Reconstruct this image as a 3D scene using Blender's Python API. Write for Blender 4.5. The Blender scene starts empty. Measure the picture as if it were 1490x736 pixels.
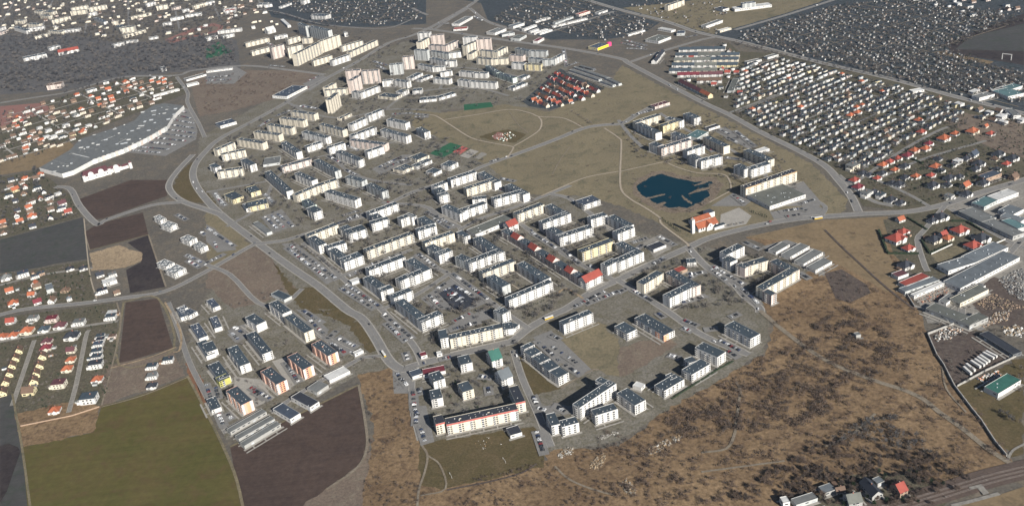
import bpy, math, random
import numpy as np

random.seed(7)
rng = np.random.default_rng(7)
scene = bpy.context.scene
col = scene.collection

# ------------------------------------------------------------------ camera
CAM_H = 630.0
FPX = 1400.0                      # focal length in photograph pixels (1490 wide)
PITCH = math.radians(27.0)
ROLL = math.radians(-6.5)
fw = np.array([0, math.cos(PITCH), -math.sin(PITCH)])
rt0 = np.array([1.0, 0, 0]); up0 = np.cross(rt0, fw)
rt = math.cos(ROLL) * rt0 + math.sin(ROLL) * up0
up = -math.sin(ROLL) * rt0 + math.cos(ROLL) * up0
from mathutils import Matrix, Vector
cd = bpy.data.cameras.new('camera')
cam = bpy.data.objects.new('camera', cd); col.objects.link(cam)
M = Matrix(((rt[0], up[0], -fw[0], 0), (rt[1], up[1], -fw[1], 0), (rt[2], up[2], -fw[2], CAM_H), (0, 0, 0, 1)))
cam.matrix_world = M
cd.sensor_fit = 'HORIZONTAL'; cd.sensor_width = 36.0; cd.lens = 36.0 * FPX / 1490.0
cd.clip_start = 1.0; cd.clip_end = 30000.0
scene.camera = cam

# ------------------------------------------------------------------ sky, sun, exposure
SUN_AZ = math.radians(-60.0)      # direction towards the sun, measured from +X
SUN_EL = math.radians(28.0)
world = bpy.data.worlds.new('World'); scene.world = world; world.use_nodes = True
nt = world.node_tree; nt.nodes.clear()
sky = nt.nodes.new('ShaderNodeTexSky'); sky.sky_type = 'NISHITA'; sky.sun_disc = False
sky.air_density = 0.65; sky.dust_density = 0.3; sky.ozone_density = 1.5
sky.sun_elevation = SUN_EL; sky.sun_rotation = math.pi / 2 - SUN_AZ
bg = nt.nodes.new('ShaderNodeBackground'); bg.inputs[1].default_value = 0.05
wo = nt.nodes.new('ShaderNodeOutputWorld')
nt.links.new(sky.outputs[0], bg.inputs[0]); nt.links.new(bg.outputs[0], wo.inputs[0])
sl = bpy.data.lights.new('sun', 'SUN'); sl.energy = 5.0; sl.angle = math.radians(0.5); sl.color = (1.0, 0.955, 0.885)
so = bpy.data.objects.new('sun', sl); col.objects.link(so)
sd = Vector((-math.cos(SUN_AZ) * math.cos(SUN_EL), -math.sin(SUN_AZ) * math.cos(SUN_EL), -math.sin(SUN_EL)))
so.rotation_euler = sd.to_track_quat('-Z', 'Y').to_euler(); so.location = (300, -300, 900)
vs = scene.view_settings
vs.view_transform = 'Standard'; vs.look = 'None'; vs.gamma = 1.0; vs.use_curve_mapping = False
vs.exposure = 0.82
HAZE = 0.000026                  # density of the air haze, per metre

# ------------------------------------------------------------------ pixels to ground points
def unp(px, py, z=0.0):
    """photograph pixel -> point of the horizontal plane at height z"""
    d = (px - 745.0) * rt - (py - 368.0) * up + FPX * fw
    t = (z - CAM_H) / d[2]
    return np.array([d[0] * t, d[1] * t])
def prj(x, y, z=0.0):
    q = np.array([x, y, z - CAM_H]); w = q @ fw
    return 745 + FPX * (q @ rt) / w, 368 - FPX * (q @ up) / w
def tile(i, j, x, y):
    """position read in an enlarged 300 x 150 pixel window of the photograph -> photograph pixel"""
    if i < 0: return x, y
    s = 4.9067
    oy = 150 * j
    if j == 4:
        oy = 590; s = 5.041 if i == 4 else 4.9667
    return 300 * i + x / s, oy + y / s
def inside(px, py, poly):
    c = False; n = len(poly); j = n - 1
    for i in range(n):
        xi, yi = poly[i]; xj, yj = poly[j]
        if (yi > py) != (yj > py) and px < (xj - xi) * (py - yi) / (yj - yi) + xi: c = not c
        j = i
    return c

# ------------------------------------------------------------------ materials
MATS = {}
def _n(t, typ, **kw):
    n = t.nodes.new(typ)
    for k, v in kw.items(): setattr(n, k, v)
    return n
def new_mat(name):
    m = bpy.data.materials.new(name); m.use_nodes = True
    t = m.node_tree; t.nodes.clear()
    o = _n(t, 'ShaderNodeOutputMaterial'); b = _n(t, 'ShaderNodeBsdfPrincipled')
    t.links.new(b.outputs[0], o.inputs[0])
    MATS[name] = m
    return m, t, b
def mixrgb(t, fac, a, b, typ='MIX'):
    n = _n(t, 'ShaderNodeMix', data_type='RGBA', blend_type=typ)
    for sock, v in ((n.inputs[0], fac), (n.inputs[6], a), (n.inputs[7], b)):
        if hasattr(v, 'is_output') or hasattr(v, 'links'): t.links.new(v, sock)
        elif isinstance(v, (int, float)): sock.default_value = v
        else: sock.default_value = (*v[:3], 1)
    return n.outputs[2]
def noise(t, vec, scale, detail=3.0, rough=0.6, dist=0.0):
    n = _n(t, 'ShaderNodeTexNoise'); n.inputs['Scale'].default_value = scale
    n.inputs['Detail'].default_value = detail; n.inputs['Roughness'].default_value = rough
    n.inputs['Distortion'].default_value = dist
    t.links.new(vec, n.inputs['Vector']); return n.outputs['Fac']
def ramp(t, fac, a, b, ca=(0, 0, 0), cb=(1, 1, 1)):
    r = _n(t, 'ShaderNodeValToRGB'); e = r.color_ramp.elements
    e[0].position = a; e[0].color = (*ca, 1); e[1].position = b; e[1].color = (*cb, 1)
    t.links.new(fac, r.inputs[0]); return r.outputs[0]
def ground_mat(name, c1, c2, c3=None, big=0.012, fine=0.25, stripes=None, rough=0.95, speck=0.35, bump=0.0):
    """soil, grass or paving: broad drifts of two colours, patches of a third, fine speckle"""
    m, t, b = new_mat(name)
    g = _n(t, 'ShaderNodeNewGeometry').outputs['Position']
    f = ramp(t, noise(t, g, big, 5.0, 0.62, 0.4), 0.36, 0.66)
    c = mixrgb(t, f, c1, c2)
    if c3: c = mixrgb(t, ramp(t, noise(t, g, big * 4.3, 4.0, 0.7, 0.8), 0.5, 0.68), c, c3)
    if stripes:
        ang, freq, amt = stripes
        mp = _n(t, 'ShaderNodeMapping'); mp.inputs['Rotation'].default_value = (0, 0, -ang)
        mp.inputs['Scale'].default_value = (0.012, 1, 1)
        t.links.new(g, mp.inputs[0])
        s = ramp(t, noise(t, mp.outputs[0], freq, 4.0, 0.7), 0.3, 0.7)
        c = mixrgb(t, mixrgb(t, s, (0, 0, 0), (amt,) * 3), c, tuple(min(1, x * 1.9) for x in c1))
    sp = noise(t, g, fine, 4.0, 0.75)
    lo = 1.0 - speck; hi = 1.0 + speck
    c = mixrgb(t, 1.0, c, ramp(t, sp, 0.3, 0.72, (lo, lo, lo), (hi, hi, hi)), 'MULTIPLY')
    t.links.new(c, b.inputs['Base Color']); b.inputs['Roughness'].default_value = rough
    b.inputs['Specular IOR Level'].default_value = 0.05
    return m
def paint_mat(name, c, rough=0.8, dirt=0.18, var=0.06, scale=0.25, metal=0.0, spec=0.3, streak=True):
    """rendered wall, bitumen, tile or sheet metal with weathering and a little difference from object to object"""
    m, t, b = new_mat(name)
    tc = _n(t, 'ShaderNodeTexCoord').outputs['Object']
    f = noise(t, tc, scale, 4.0, 0.65)
    dk = tuple(x * (1 - dirt * 1.6) for x in c)
    cc = mixrgb(t, ramp(t, f, 0.35, 0.75), c, dk)
    if streak:
        mp = _n(t, 'ShaderNodeMapping'); mp.inputs['Scale'].default_value = (1.2, 1.2, 0.12)
        t.links.new(tc, mp.inputs[0])
        f2 = noise(t, mp.outputs[0], 0.9, 3.0, 0.6)
        cc = mixrgb(t, mixrgb(t, ramp(t, f2, 0.5, 0.8), (0, 0, 0), (dirt,) * 3), cc, tuple(x * 0.6 for x in c))
    oi = _n(t, 'ShaderNodeObjectInfo').outputs['Random']
    cc = mixrgb(t, 1.0, cc, ramp(t, oi, 0, 1, (1 - var,) * 3, (1 + var * 0.4,) * 3), 'MULTIPLY')
    t.links.new(cc, b.inputs['Base Color']); b.inputs['Roughness'].default_value = rough
    b.inputs['Metallic'].default_value = metal; b.inputs['Specular IOR Level'].default_value = spec
    return m

# ground
ground_mat('ground_soil', (0.114, 0.102, 0.084), (0.092, 0.084, 0.073), (0.143, 0.120, 0.092))
ground_mat('estate_ground', (0.122, 0.110, 0.084), (0.161, 0.150, 0.128), (0.100, 0.091, 0.062), big=0.03, fine=0.35, speck=0.45)
ground_mat('meadow', (0.174, 0.147, 0.095), (0.142, 0.121, 0.080), (0.108, 0.098, 0.065), big=0.009, fine=0.3, speck=0.3)
ground_mat('lawn', (0.093, 0.073, 0.040), (0.077, 0.064, 0.033), (0.110, 0.084, 0.048), big=0.02, fine=0.4, speck=0.35)
ground_mat('dry_scrub', (0.197, 0.137, 0.081), (0.139, 0.095, 0.057), (0.091, 0.062, 0.041), big=0.011, fine=0.22, speck=0.5)
ground_mat('brown_grass', (0.150, 0.118, 0.092), (0.122, 0.096, 0.077), (0.168, 0.142, 0.108), big=0.02, fine=0.3, speck=0.3)
ground_mat('tan_field', (0.192, 0.142, 0.085), (0.160, 0.120, 0.074), (0.127, 0.097, 0.061), big=0.014, fine=0.2, speck=0.22)
ground_mat('winter_wheat', (0.066, 0.062, 0.022), (0.089, 0.071, 0.030), (0.082, 0.057, 0.030), big=0.013, fine=0.12, stripes=(math.radians(100), 0.12, 0.3), speck=0.16)
ground_mat('grey_field', (0.049, 0.049, 0.048), (0.059, 0.057, 0.054), (0.040, 0.048, 0.037), big=0.012, fine=0.12, stripes=(math.radians(15), 0.1, 0.25), speck=0.16)
ground_mat('ploughed', (0.052, 0.038, 0.032), (0.068, 0.048, 0.039), (0.045, 0.033, 0.029), big=0.012, fine=0.16, stripes=(math.radians(43), 0.16, 0.34), speck=0.2)
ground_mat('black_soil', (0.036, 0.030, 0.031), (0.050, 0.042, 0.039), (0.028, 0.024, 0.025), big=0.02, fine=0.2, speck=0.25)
ground_mat('sand', (0.30, 0.23, 0.15), (0.23, 0.175, 0.115), (0.17, 0.13, 0.09), big=0.03, fine=0.3)
ground_mat('red_soil', (0.184, 0.098, 0.058), (0.144, 0.079, 0.050), None, big=0.03, fine=0.3)
ground_mat('garden_ground', (0.082, 0.077, 0.051), (0.106, 0.092, 0.068), (0.060, 0.056, 0.043), big=0.05, fine=0.3, speck=0.5)
ground_mat('allotment_ground', (0.042, 0.050, 0.054), (0.057, 0.063, 0.069), (0.031, 0.038, 0.044), big=0.03, fine=0.16, speck=0.55)
ground_mat('wood_floor', (0.088, 0.086, 0.084), (0.106, 0.099, 0.095), (0.069, 0.070, 0.072), big=0.02, fine=0.2, speck=0.4)
ground_mat('asphalt', (0.178, 0.172, 0.163), (0.15, 0.146, 0.139), (0.20, 0.193, 0.182), big=0.05, fine=0.5, speck=0.16, rough=0.9)
ground_mat('fresh_asphalt', (0.036, 0.04, 0.05), (0.045, 0.048, 0.058), None, big=0.05, fine=0.4, speck=0.2, rough=0.85)
ground_mat('paving', (0.285, 0.268, 0.24), (0.25, 0.236, 0.212), (0.31, 0.29, 0.255), big=0.06, fine=0.5, speck=0.18)
ground_mat('gravel_path', (0.31, 0.265, 0.205), (0.27, 0.23, 0.18), None, big=0.05, fine=0.5, speck=0.2)
ground_mat('track_soil', (0.199, 0.171, 0.131), (0.160, 0.134, 0.102), None, big=0.06, fine=0.4, speck=0.3)
ground_mat('concrete_yard', (0.23, 0.215, 0.19), (0.19, 0.18, 0.16), (0.15, 0.14, 0.125), big=0.04, fine=0.3, speck=0.25)
ground_mat('dark_yard', (0.088, 0.07, 0.06), (0.07, 0.056, 0.05), (0.11, 0.092, 0.076), big=0.05, fine=0.3)
ground_mat('ballast', (0.10, 0.075, 0.062), (0.082, 0.064, 0.055), None, big=0.05, fine=0.6, speck=0.3)
ground_mat('reeds', (0.180, 0.145, 0.108), (0.140, 0.112, 0.086), (0.096, 0.075, 0.059), big=0.05, fine=0.35, speck=0.4)
ground_mat('green_turf', (0.03, 0.10, 0.055), (0.025, 0.085, 0.05), None, big=0.06, fine=0.3, speck=0.12)
ground_mat('red_court', (0.36, 0.10, 0.085), (0.32, 0.09, 0.08), None, big=0.06, fine=0.3, speck=0.1)
ground_mat('dull_track', (0.22, 0.115, 0.095), (0.19, 0.105, 0.09), None, big=0.06, fine=0.3, speck=0.1)
m, t, b = new_mat('water')
b.inputs['Base Color'].default_value = (0.0, 0.020, 0.032, 1); b.inputs['Roughness'].default_value = 0.45
b.inputs['Specular IOR Level'].default_value = 0.08
g = _n(t, 'ShaderNodeNewGeometry').outputs['Position']
bp = _n(t, 'ShaderNodeBump'); bp.inputs['Strength'].default_value = 0.25; bp.inputs['Distance'].default_value = 0.2
t.links.new(noise(t, g, 0.6, 4.0, 0.6), bp.inputs['Height']); t.links.new(bp.outputs[0], b.inputs['Normal'])

# buildings
WALL = dict(W=('white_render', (0.60, 0.585, 0.555)), C=('cream_render', (0.60, 0.545, 0.44)), Y=('yellow_render', (0.60, 0.52, 0.32)),
            P=('pinkish_render', (0.58, 0.49, 0.435)), G=('grey_render', (0.44, 0.45, 0.435)), O=('salmon_render', (0.60, 0.36, 0.28)),
            T=('pale_green_render', (0.55, 0.62, 0.55)), B=('brown_render', (0.35, 0.25, 0.18)), L=('olive_render', (0.42, 0.40, 0.12)),
            K=('dark_cladding', (0.12, 0.125, 0.13)), M=('weathered_concrete', (0.34, 0.335, 0.315)))
for k, (n, c) in WALL.items(): paint_mat(n, c, 0.85, 0.14, 0.07)
ROOF = dict(d=('dark_bitumen_roof', (0.046, 0.062, 0.076)), k=('blackish_roof', (0.032, 0.036, 0.046)), r=('red_tile_roof', (0.28, 0.062, 0.045)),
            o=('orange_tile_roof', (0.34, 0.105, 0.052)), c=('crimson_sheet_roof', (0.15, 0.027, 0.036)), b=('blue_sheet_roof', (0.055, 0.07, 0.095)),
            l=('pale_sheet_roof', (0.135, 0.152, 0.164)), g=('grey_sheet_roof', (0.145, 0.15, 0.145)), n=('green_sheet_roof', (0.035, 0.12, 0.095)),
            u=('purple_brown_roof', (0.105, 0.042, 0.048)), v=('white_sheet_roof', (0.52, 0.52, 0.50)), w=('brown_tile_roof', (0.13, 0.085, 0.06)),
            t=('teal_sheet_roof', (0.09, 0.16, 0.165)), m=('moss_felt_roof', (0.12, 0.125, 0.11)))
for k, (n, c) in ROOF.items(): paint_mat(n, c, 0.75, 0.22, 0.16, 0.12, streak=False)
m, t, b = new_mat('window_glass')
b.inputs['Base Color'].default_value = (0.03, 0.035, 0.042, 1); b.inputs['Roughness'].default_value = 0.12
paint_mat('coping', (0.21, 0.215, 0.215), 0.8, 0.2, 0.1)
paint_mat('balcony_white', (0.62, 0.605, 0.57), 0.8, 0.2, 0.05)
paint_mat('vent_metal', (0.45, 0.47, 0.48), 0.5, 0.15, 0.2)
paint_mat('accent_orange', (0.72, 0.33, 0.19), 0.8, 0.12, 0.03)
paint_mat('accent_salmon', (0.64, 0.42, 0.32), 0.8, 0.12, 0.03)
paint_mat('accent_red', (0.42, 0.10, 0.085), 0.8, 0.12, 0.03)
paint_mat('accent_mint', (0.62, 0.78, 0.74), 0.8, 0.12, 0.03)
paint_mat('accent_brown', (0.42, 0.27, 0.14), 0.8, 0.12, 0.03)
paint_mat('accent_yellow', (0.82, 0.52, 0.03), 0.7, 0.08, 0.02)
paint_mat('accent_pink', (0.75, 0.06, 0.20), 0.7, 0.08, 0.02)
paint_mat('concrete', (0.36, 0.345, 0.315), 0.9, 0.2, 0.05)
paint_mat('brick', (0.30, 0.12, 0.08), 0.9, 0.2, 0.05)
paint_mat('rail_steel', (0.16, 0.12, 0.10), 0.5, 0.2, 0.0)
paint_mat('bark', (0.06, 0.048, 0.04), 0.95, 0.2, 0.15, 1.0)
paint_mat('twig_grey', (0.062, 0.052, 0.044), 0.95, 0.15, 0.25, 1.0, streak=False)
paint_mat('twig_brown', (0.128, 0.093, 0.072), 0.95, 0.15, 0.25, 1.0, streak=False)
paint_mat('twig_dark', (0.078, 0.063, 0.054), 0.95, 0.15, 0.25, 1.0, streak=False)
paint_mat('twig_far', (0.080, 0.078, 0.080), 0.95, 0.15, 0.25, 1.0, streak=False)
paint_mat('twig_pale', (0.145, 0.128, 0.112), 0.95, 0.15, 0.25, 1.0, streak=False)
paint_mat('hut_wall', (0.30, 0.295, 0.285), 0.9, 0.25, 0.2)
paint_mat('evergreen', (0.028, 0.045, 0.022), 0.9, 0.3, 0.2, 1.0, streak=False)
CARC = [('white', (0.75, 0.75, 0.74)), ('silver', (0.42, 0.43, 0.44)), ('black', (0.012, 0.012, 0.014)), ('dark blue', (0.02, 0.035, 0.09)),
        ('dark red', (0.22, 0.02, 0.02)), ('grey', (0.12, 0.125, 0.13)), ('graphite', (0.04, 0.042, 0.046))]
for n, c in CARC: paint_mat('car_paint_' + n.replace(' ', '_'), c, 0.3, 0.05, 0.05, spec=0.5, streak=False)
paint_mat('tyre', (0.02, 0.02, 0.02), 0.9, 0.1, 0.0)

# ------------------------------------------------------------------ mesh building
class MB:
    def __init__(s): s.v = []; s.f = []; s.m = []; s.mats = []
    def slot(s, name):
        if name not in s.mats: s.mats.append(name)
        return s.mats.index(name)
    def face(s, pts, mat):
        k = len(s.v); s.v += [tuple(p) for p in pts]; s.f.append(tuple(range(k, k + len(pts)))); s.m.append(s.slot(mat))
    def box(s, x0, x1, y0, y1, z0, z1, mat, bottom=False, top=None):
        k = len(s.v)
        s.v += [(x0, y0, z0), (x1, y0, z0), (x1, y1, z0), (x0, y1, z0), (x0, y0, z1), (x1, y0, z1), (x1, y1, z1), (x0, y1, z1)]
        i = s.slot(mat); j = i if top is None else s.slot(top)
        for q in ((0, 1, 5, 4), (1, 2, 6, 5), (2, 3, 7, 6), (3, 0, 4, 7)):
            s.f.append(tuple(k + a for a in q)); s.m.append(i)
        s.f.append((k + 4, k + 5, k + 6, k + 7)); s.m.append(j)
        if bottom: s.f.append((k + 3, k + 2, k + 1, k)); s.m.append(i)
    def mesh(s, name):
        me = bpy.data.meshes.new(name); me.from_pydata(s.v, [], s.f)
        for n in s.mats: me.materials.append(MATS[n])
        if len(s.mats) > 1: me.polygons.foreach_set('material_index', s.m)
        me.update(); return me
    def build(s, name, parent=None, kind=None):
        return link(name, s.mesh(name), parent, kind)
def link(name, data, parent=None, kind=None):
    o = bpy.data.objects.new(name, data); col.objects.link(o)
    if parent is not None: o.parent = parent
    if kind: o['kind'] = kind
    return o
def tag(o, label, cat, group=None):
    o['label'] = label; o['category'] = cat
    if group: o['group'] = group
    return o
def empty(name, x, y, rz=0.0, z=0.0):
    o = link(name, None); o.empty_display_size = 2.0
    o.location = (x, y, z); o.rotation_euler = (0, 0, rz); return o
def np_mesh(name, V, T, mats, mi=None):
    """large triangle soup from arrays"""
    me = bpy.data.meshes.new(name)
    nv, nf = len(V), len(T)
    me.vertices.add(nv); me.vertices.foreach_set('co', np.asarray(V, np.float32).ravel())
    me.loops.add(nf * 3); me.loops.foreach_set('vertex_index', np.asarray(T, np.int32).ravel())
    me.polygons.add(nf)
    me.polygons.foreach_set('loop_start', np.arange(0, nf * 3, 3, dtype=np.int32))
    for n in mats: me.materials.append(MATS[n])
    if mi is not None: me.polygons.foreach_set('material_index', np.asarray(mi, np.int32))
    me.update(calc_edges=True); me.validate(); return me

# ------------------------------------------------------------------ where a thing stands, in words (nearest landmark)
PLACES = [(60, 20, 'in the old town beyond the wooded park'), (230, 25, 'in the old town near the oval running track'), (150, 80, 'in the wooded park'),
 (370, 25, 'in the old town by the garden colony'), (150, 170, 'in the villa quarter behind the shopping mall'), (30, 190, 'in the villa quarter by the bare ploughland'),
 (235, 205, 'beside the shopping mall'), (150, 248, 'by the castle-like inn with maroon roof'), (60, 290, 'in the village next to the wide dark field'), (300, 130, 'on the reddish waste ground by the car dealer'),
 (420, 75, 'at the crossroads by the blue-roofed store'), (510, 130, 'beside the lone cream tower'), (640, 75, 'among the high towers on the wide trunk road'), (730, 110, 'in the estate by the red-roofed terraces'),
 (820, 130, 'among the red-roofed terraces'), (780, 40, 'by the market halls on the trunk road'), (870, 70, 'by the yellow-fronted store'), (960, 60, 'around the big store on the road fork'), (1020, 100, 'in the parallel terraces at the road fork'),
 (1080, 15, 'by the white factory'), (1150, 50, 'in the garden colony by the white factory'), (1300, 60, 'in the large garden colony along the straight road'), (1440, 60, 'by the dark ploughland with a white gate frame'),
 (1110, 105, 'in the cube quarter by the terraces'), (1190, 115, 'in the cube quarter by the straight road'), (1290, 135, 'in the cube quarter facing the gardens'), (1360, 165, 'in the cube quarter by rough ground'), (1110, 150, 'in the cube quarter by the avenue'), (1180, 165, 'in the heart of the cube quarter'), (1250, 180, 'in the inner streets of the cube quarter'), (1200, 215, 'in the cube quarter near the roundabout'), (1330, 215, 'in the red-roofed street of the cube quarter'), (1440, 160, 'on the rough ground by the straight road'), (1430, 250, 'in the villa plots along the connecting road'),
 (385, 185, 'in the slab estate along the road to the mall'), (340, 235, 'around the court by the mall ring road'), (440, 215, 'in the slab estate around the low grey hall'), (375, 285, 'by the yellow school'), (500, 215, 'in the middle of the slab estate'),
 (560, 180, 'in the slab estate by the kindergarten'), (470, 275, 'in the slab estate next to the shopping car park'), (540, 255, 'in the slab estate beside the road crossing it'), (620, 235, 'beside the school with the sports court'),
 (690, 190, 'beside the round playground in the meadow'), (800, 240, 'on the open meadow'), (700, 275, 'around the twin courtyards at the edge of the meadow'), (520, 340, 'in the courtyard row at the start of the boulevard'), (400, 320, 'by the low shops on the boulevard'),
 (560, 400, 'around the courtyards along the boulevard car park'), (620, 330, 'in the courtyard block by the long flat store'), (690, 350, 'around the courtyard by the long flat store'), (640, 445, 'by the black asphalt car park'), (720, 410, 'around the walled-in green courtyard'),
 (790, 365, 'beside the row with red gable roofs'), (830, 325, 'around the courtyard facing the meadow'), (885, 360, 'around the courtyard near the gravel road'), (690, 480, 'at the bend of the boulevard'), (960, 200, 'in the estate across the pond'), (1030, 225, 'in the estate beside the pond'),
 (1110, 240, 'by the long slab with orange bands'), (970, 280, 'by the pond'), (1030, 320, 'by the church with a red roof'), (1130, 300, 'by the supermarket near the pond'), (940, 370, 'by the small depot on the gravel road'), (965, 415, 'around the open courtyard below the church road'),
 (1090, 385, 'in the courtyard beside the long garages'), (1170, 375, 'by the long garages'), (1260, 360, 'on the tan field by the main road'), (1340, 340, 'among the red-roofed villas on the loop road'), (1440, 310, 'along the workshops by the villa plots'), (1400, 400, 'by the pale factory sheds'),
 (1440, 440, 'in the timber yard'), (1430, 520, 'in the trailer yard'), (1250, 480, 'in the scrub by the dirt road'), (1130, 560, 'in the scrub behind the new blocks'), (1060, 640, 'in the scrub by the winding track'), (960, 640, 'in the scrub by the long rubble heap'), (1160, 690, 'in the scrub by the faint footpath'), (1200, 610, 'in the scrub between the two tracks'), (1330, 580, 'in the scrub along the concrete wall'), (1090, 725, 'in the scrub by the white-roofed sheds'), (930, 715, 'in the scrub by the scattered pale blocks'), (760, 710, 'on the dry grass beyond the football meadow'), (1260, 650, 'in the thicket by the railway'), (1290, 710, 'in the farmyard by the railway'), (1430, 700, 'by the railway crossing'),
 (1075, 485, 'at the edge of the scrub'), (960, 500, 'by the white kindergarten with orange corner'), (985, 550, 'in the row of new blocks'), (880, 590, 'in the cluster of new white blocks'), (840, 480, 'by the lone slab on the wide crossing'), (800, 525, 'by the stepped block with the long car park'), (890, 510, 'on the building plot'),
 (680, 550, 'among the small towers by the red-roofed shop'), (700, 610, 'by the slab with a red attic band'), (700, 670, 'on the football meadow'), (570, 620, 'on the dry grass by the ploughland'), (430, 640, 'on the big ploughed field'), (480, 550, 'by the white-roofed hall'), (430, 520, 'among the salmon-striped blocks'), (330, 520, 'by the blocks with the olive end'),
 (420, 470, 'in the new estate beside the brown field'), (300, 470, 'by the rows of blue-roofed units'), (260, 360, 'by the white stepped houses'), (160, 390, 'by the dark fields'), (60, 420, 'in the village on the straight road'), (100, 520, 'in the rows of new houses by the green field'), (215, 530, 'on the building site by the green field'), (180, 660, 'in the green field'), (890, 430, 'by the wide crossing road'), (500, 490, 'on the boulevard car park'), (1000, 690, 'in the scrub towards the railway'), (860, 690, 'on the dry grass by the rubble heaps')]
PL = np.array([(a, b * 1.6) for a, b, _ in PLACES])
def place(x, y):
    px, py = prj(x, y)
    return PLACES[int(np.argmin(((PL - np.array([px, py * 1.6])) ** 2).sum(1)))][2]
# ================================================================== THE SETTING: ground, fields, roads
def pts_of(txt):
    """'P x,y ...' are photograph pixels; 'ij x,y ...' are readings in enlarged window i, j (may change midway)"""
    out = []; i = j = -1
    for tok in txt.split():
        if ',' not in tok:
            if tok == 'P': i = j = -1
            else: i, j = int(tok[0]), int(tok[1])
            continue
        x, y = map(float, tok.split(','))
        out.append(tile(i, j, x, y) if i >= 0 else (x, y))
    return out
g = MB()
N = 18
for a in range(N):
    for b_ in range(N):
        x0, x1 = -5000 + 10000 * a / N, -5000 + 10000 * (a + 1) / N
        y0, y1 = -1500 + 9000 * b_ / N, -1500 + 9000 * (b_ + 1) / N
        g.face([(x0, y0, 0), (x1, y0, 0), (x1, y1, 0), (x0, y1, 0)], 'ground_soil')
g.build('ground', None, 'structure')
ZL = [0.01]
def nextz(): ZL[0] += 0.0022; return ZL[0]
def patch(name, mat, txt, z=None, jag=0.0):
    pts = [unp(*p) for p in pts_of(txt)]
    if jag:
        q = []
        for k in range(len(pts)):
            a, b2 = pts[k], pts[(k + 1) % len(pts)]
            n = max(1, int(np.linalg.norm(b2 - a) / (jag * 4)))
            for s_ in range(n):
                q.append(a + (b2 - a) * s_ / n + rng.normal(0, jag, 2) * (0.6 if s_ == 0 else 1))
        pts = q
    z = nextz() if z is None else z
    m_ = MB(); m_.face([(p[0], p[1], z) for p in pts], mat)
    me = m_.mesh(name)
    if len(pts) > 2 and me.polygons[0].normal.z < 0: me.flip_normals()
    return link(name, me, None, 'structure')
def smooth(P, n=4):
    """Catmull-Rom through the points"""
    if len(P) < 3: return P
    P = [2 * P[0] - P[1]] + P + [2 * P[-1] - P[-2]]; out = []
    for k in range(1, len(P) - 2):
        for s_ in range(n):
            u = s_ / n
            out.append(0.5 * (2 * P[k] + (P[k + 1] - P[k - 1]) * u + (2 * P[k - 1] - 5 * P[k] + 4 * P[k + 1] - P[k + 2]) * u * u + (3 * P[k] - P[k - 1] - 3 * P[k + 1] + P[k + 2]) * u ** 3))
    out.append(P[-2]); return out
def ribbon_pts(P, w):
    L, R = [], []
    for k, p in enumerate(P):
        a = P[max(0, k - 1)]; c = P[min(len(P) - 1, k + 1)]
        d = c - a; d = d / (np.linalg.norm(d) + 1e-9); n = np.array([-d[1], d[0]])
        L.append(p + n * w / 2); R.append(p - n * w / 2)
    return L, R
def ribbon(name, mat, P, w, z=None, off=0.0, kind='structure'):
    z = nextz() if z is None else z
    if off:
        L, R = ribbon_pts(P, 2 * abs(off)); P = L if off > 0 else R
    L, R = ribbon_pts(P, w); m_ = MB(); i = m_.slot(mat)
    for k in range(len(P)): m_.v += [(L[k][0], L[k][1], z), (R[k][0], R[k][1], z)]
    for k in range(len(P) - 1): m_.f.append((2 * k, 2 * k + 1, 2 * k + 3, 2 * k + 2)); m_.m.append(i)
    return m_.build(name, None, kind)
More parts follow.
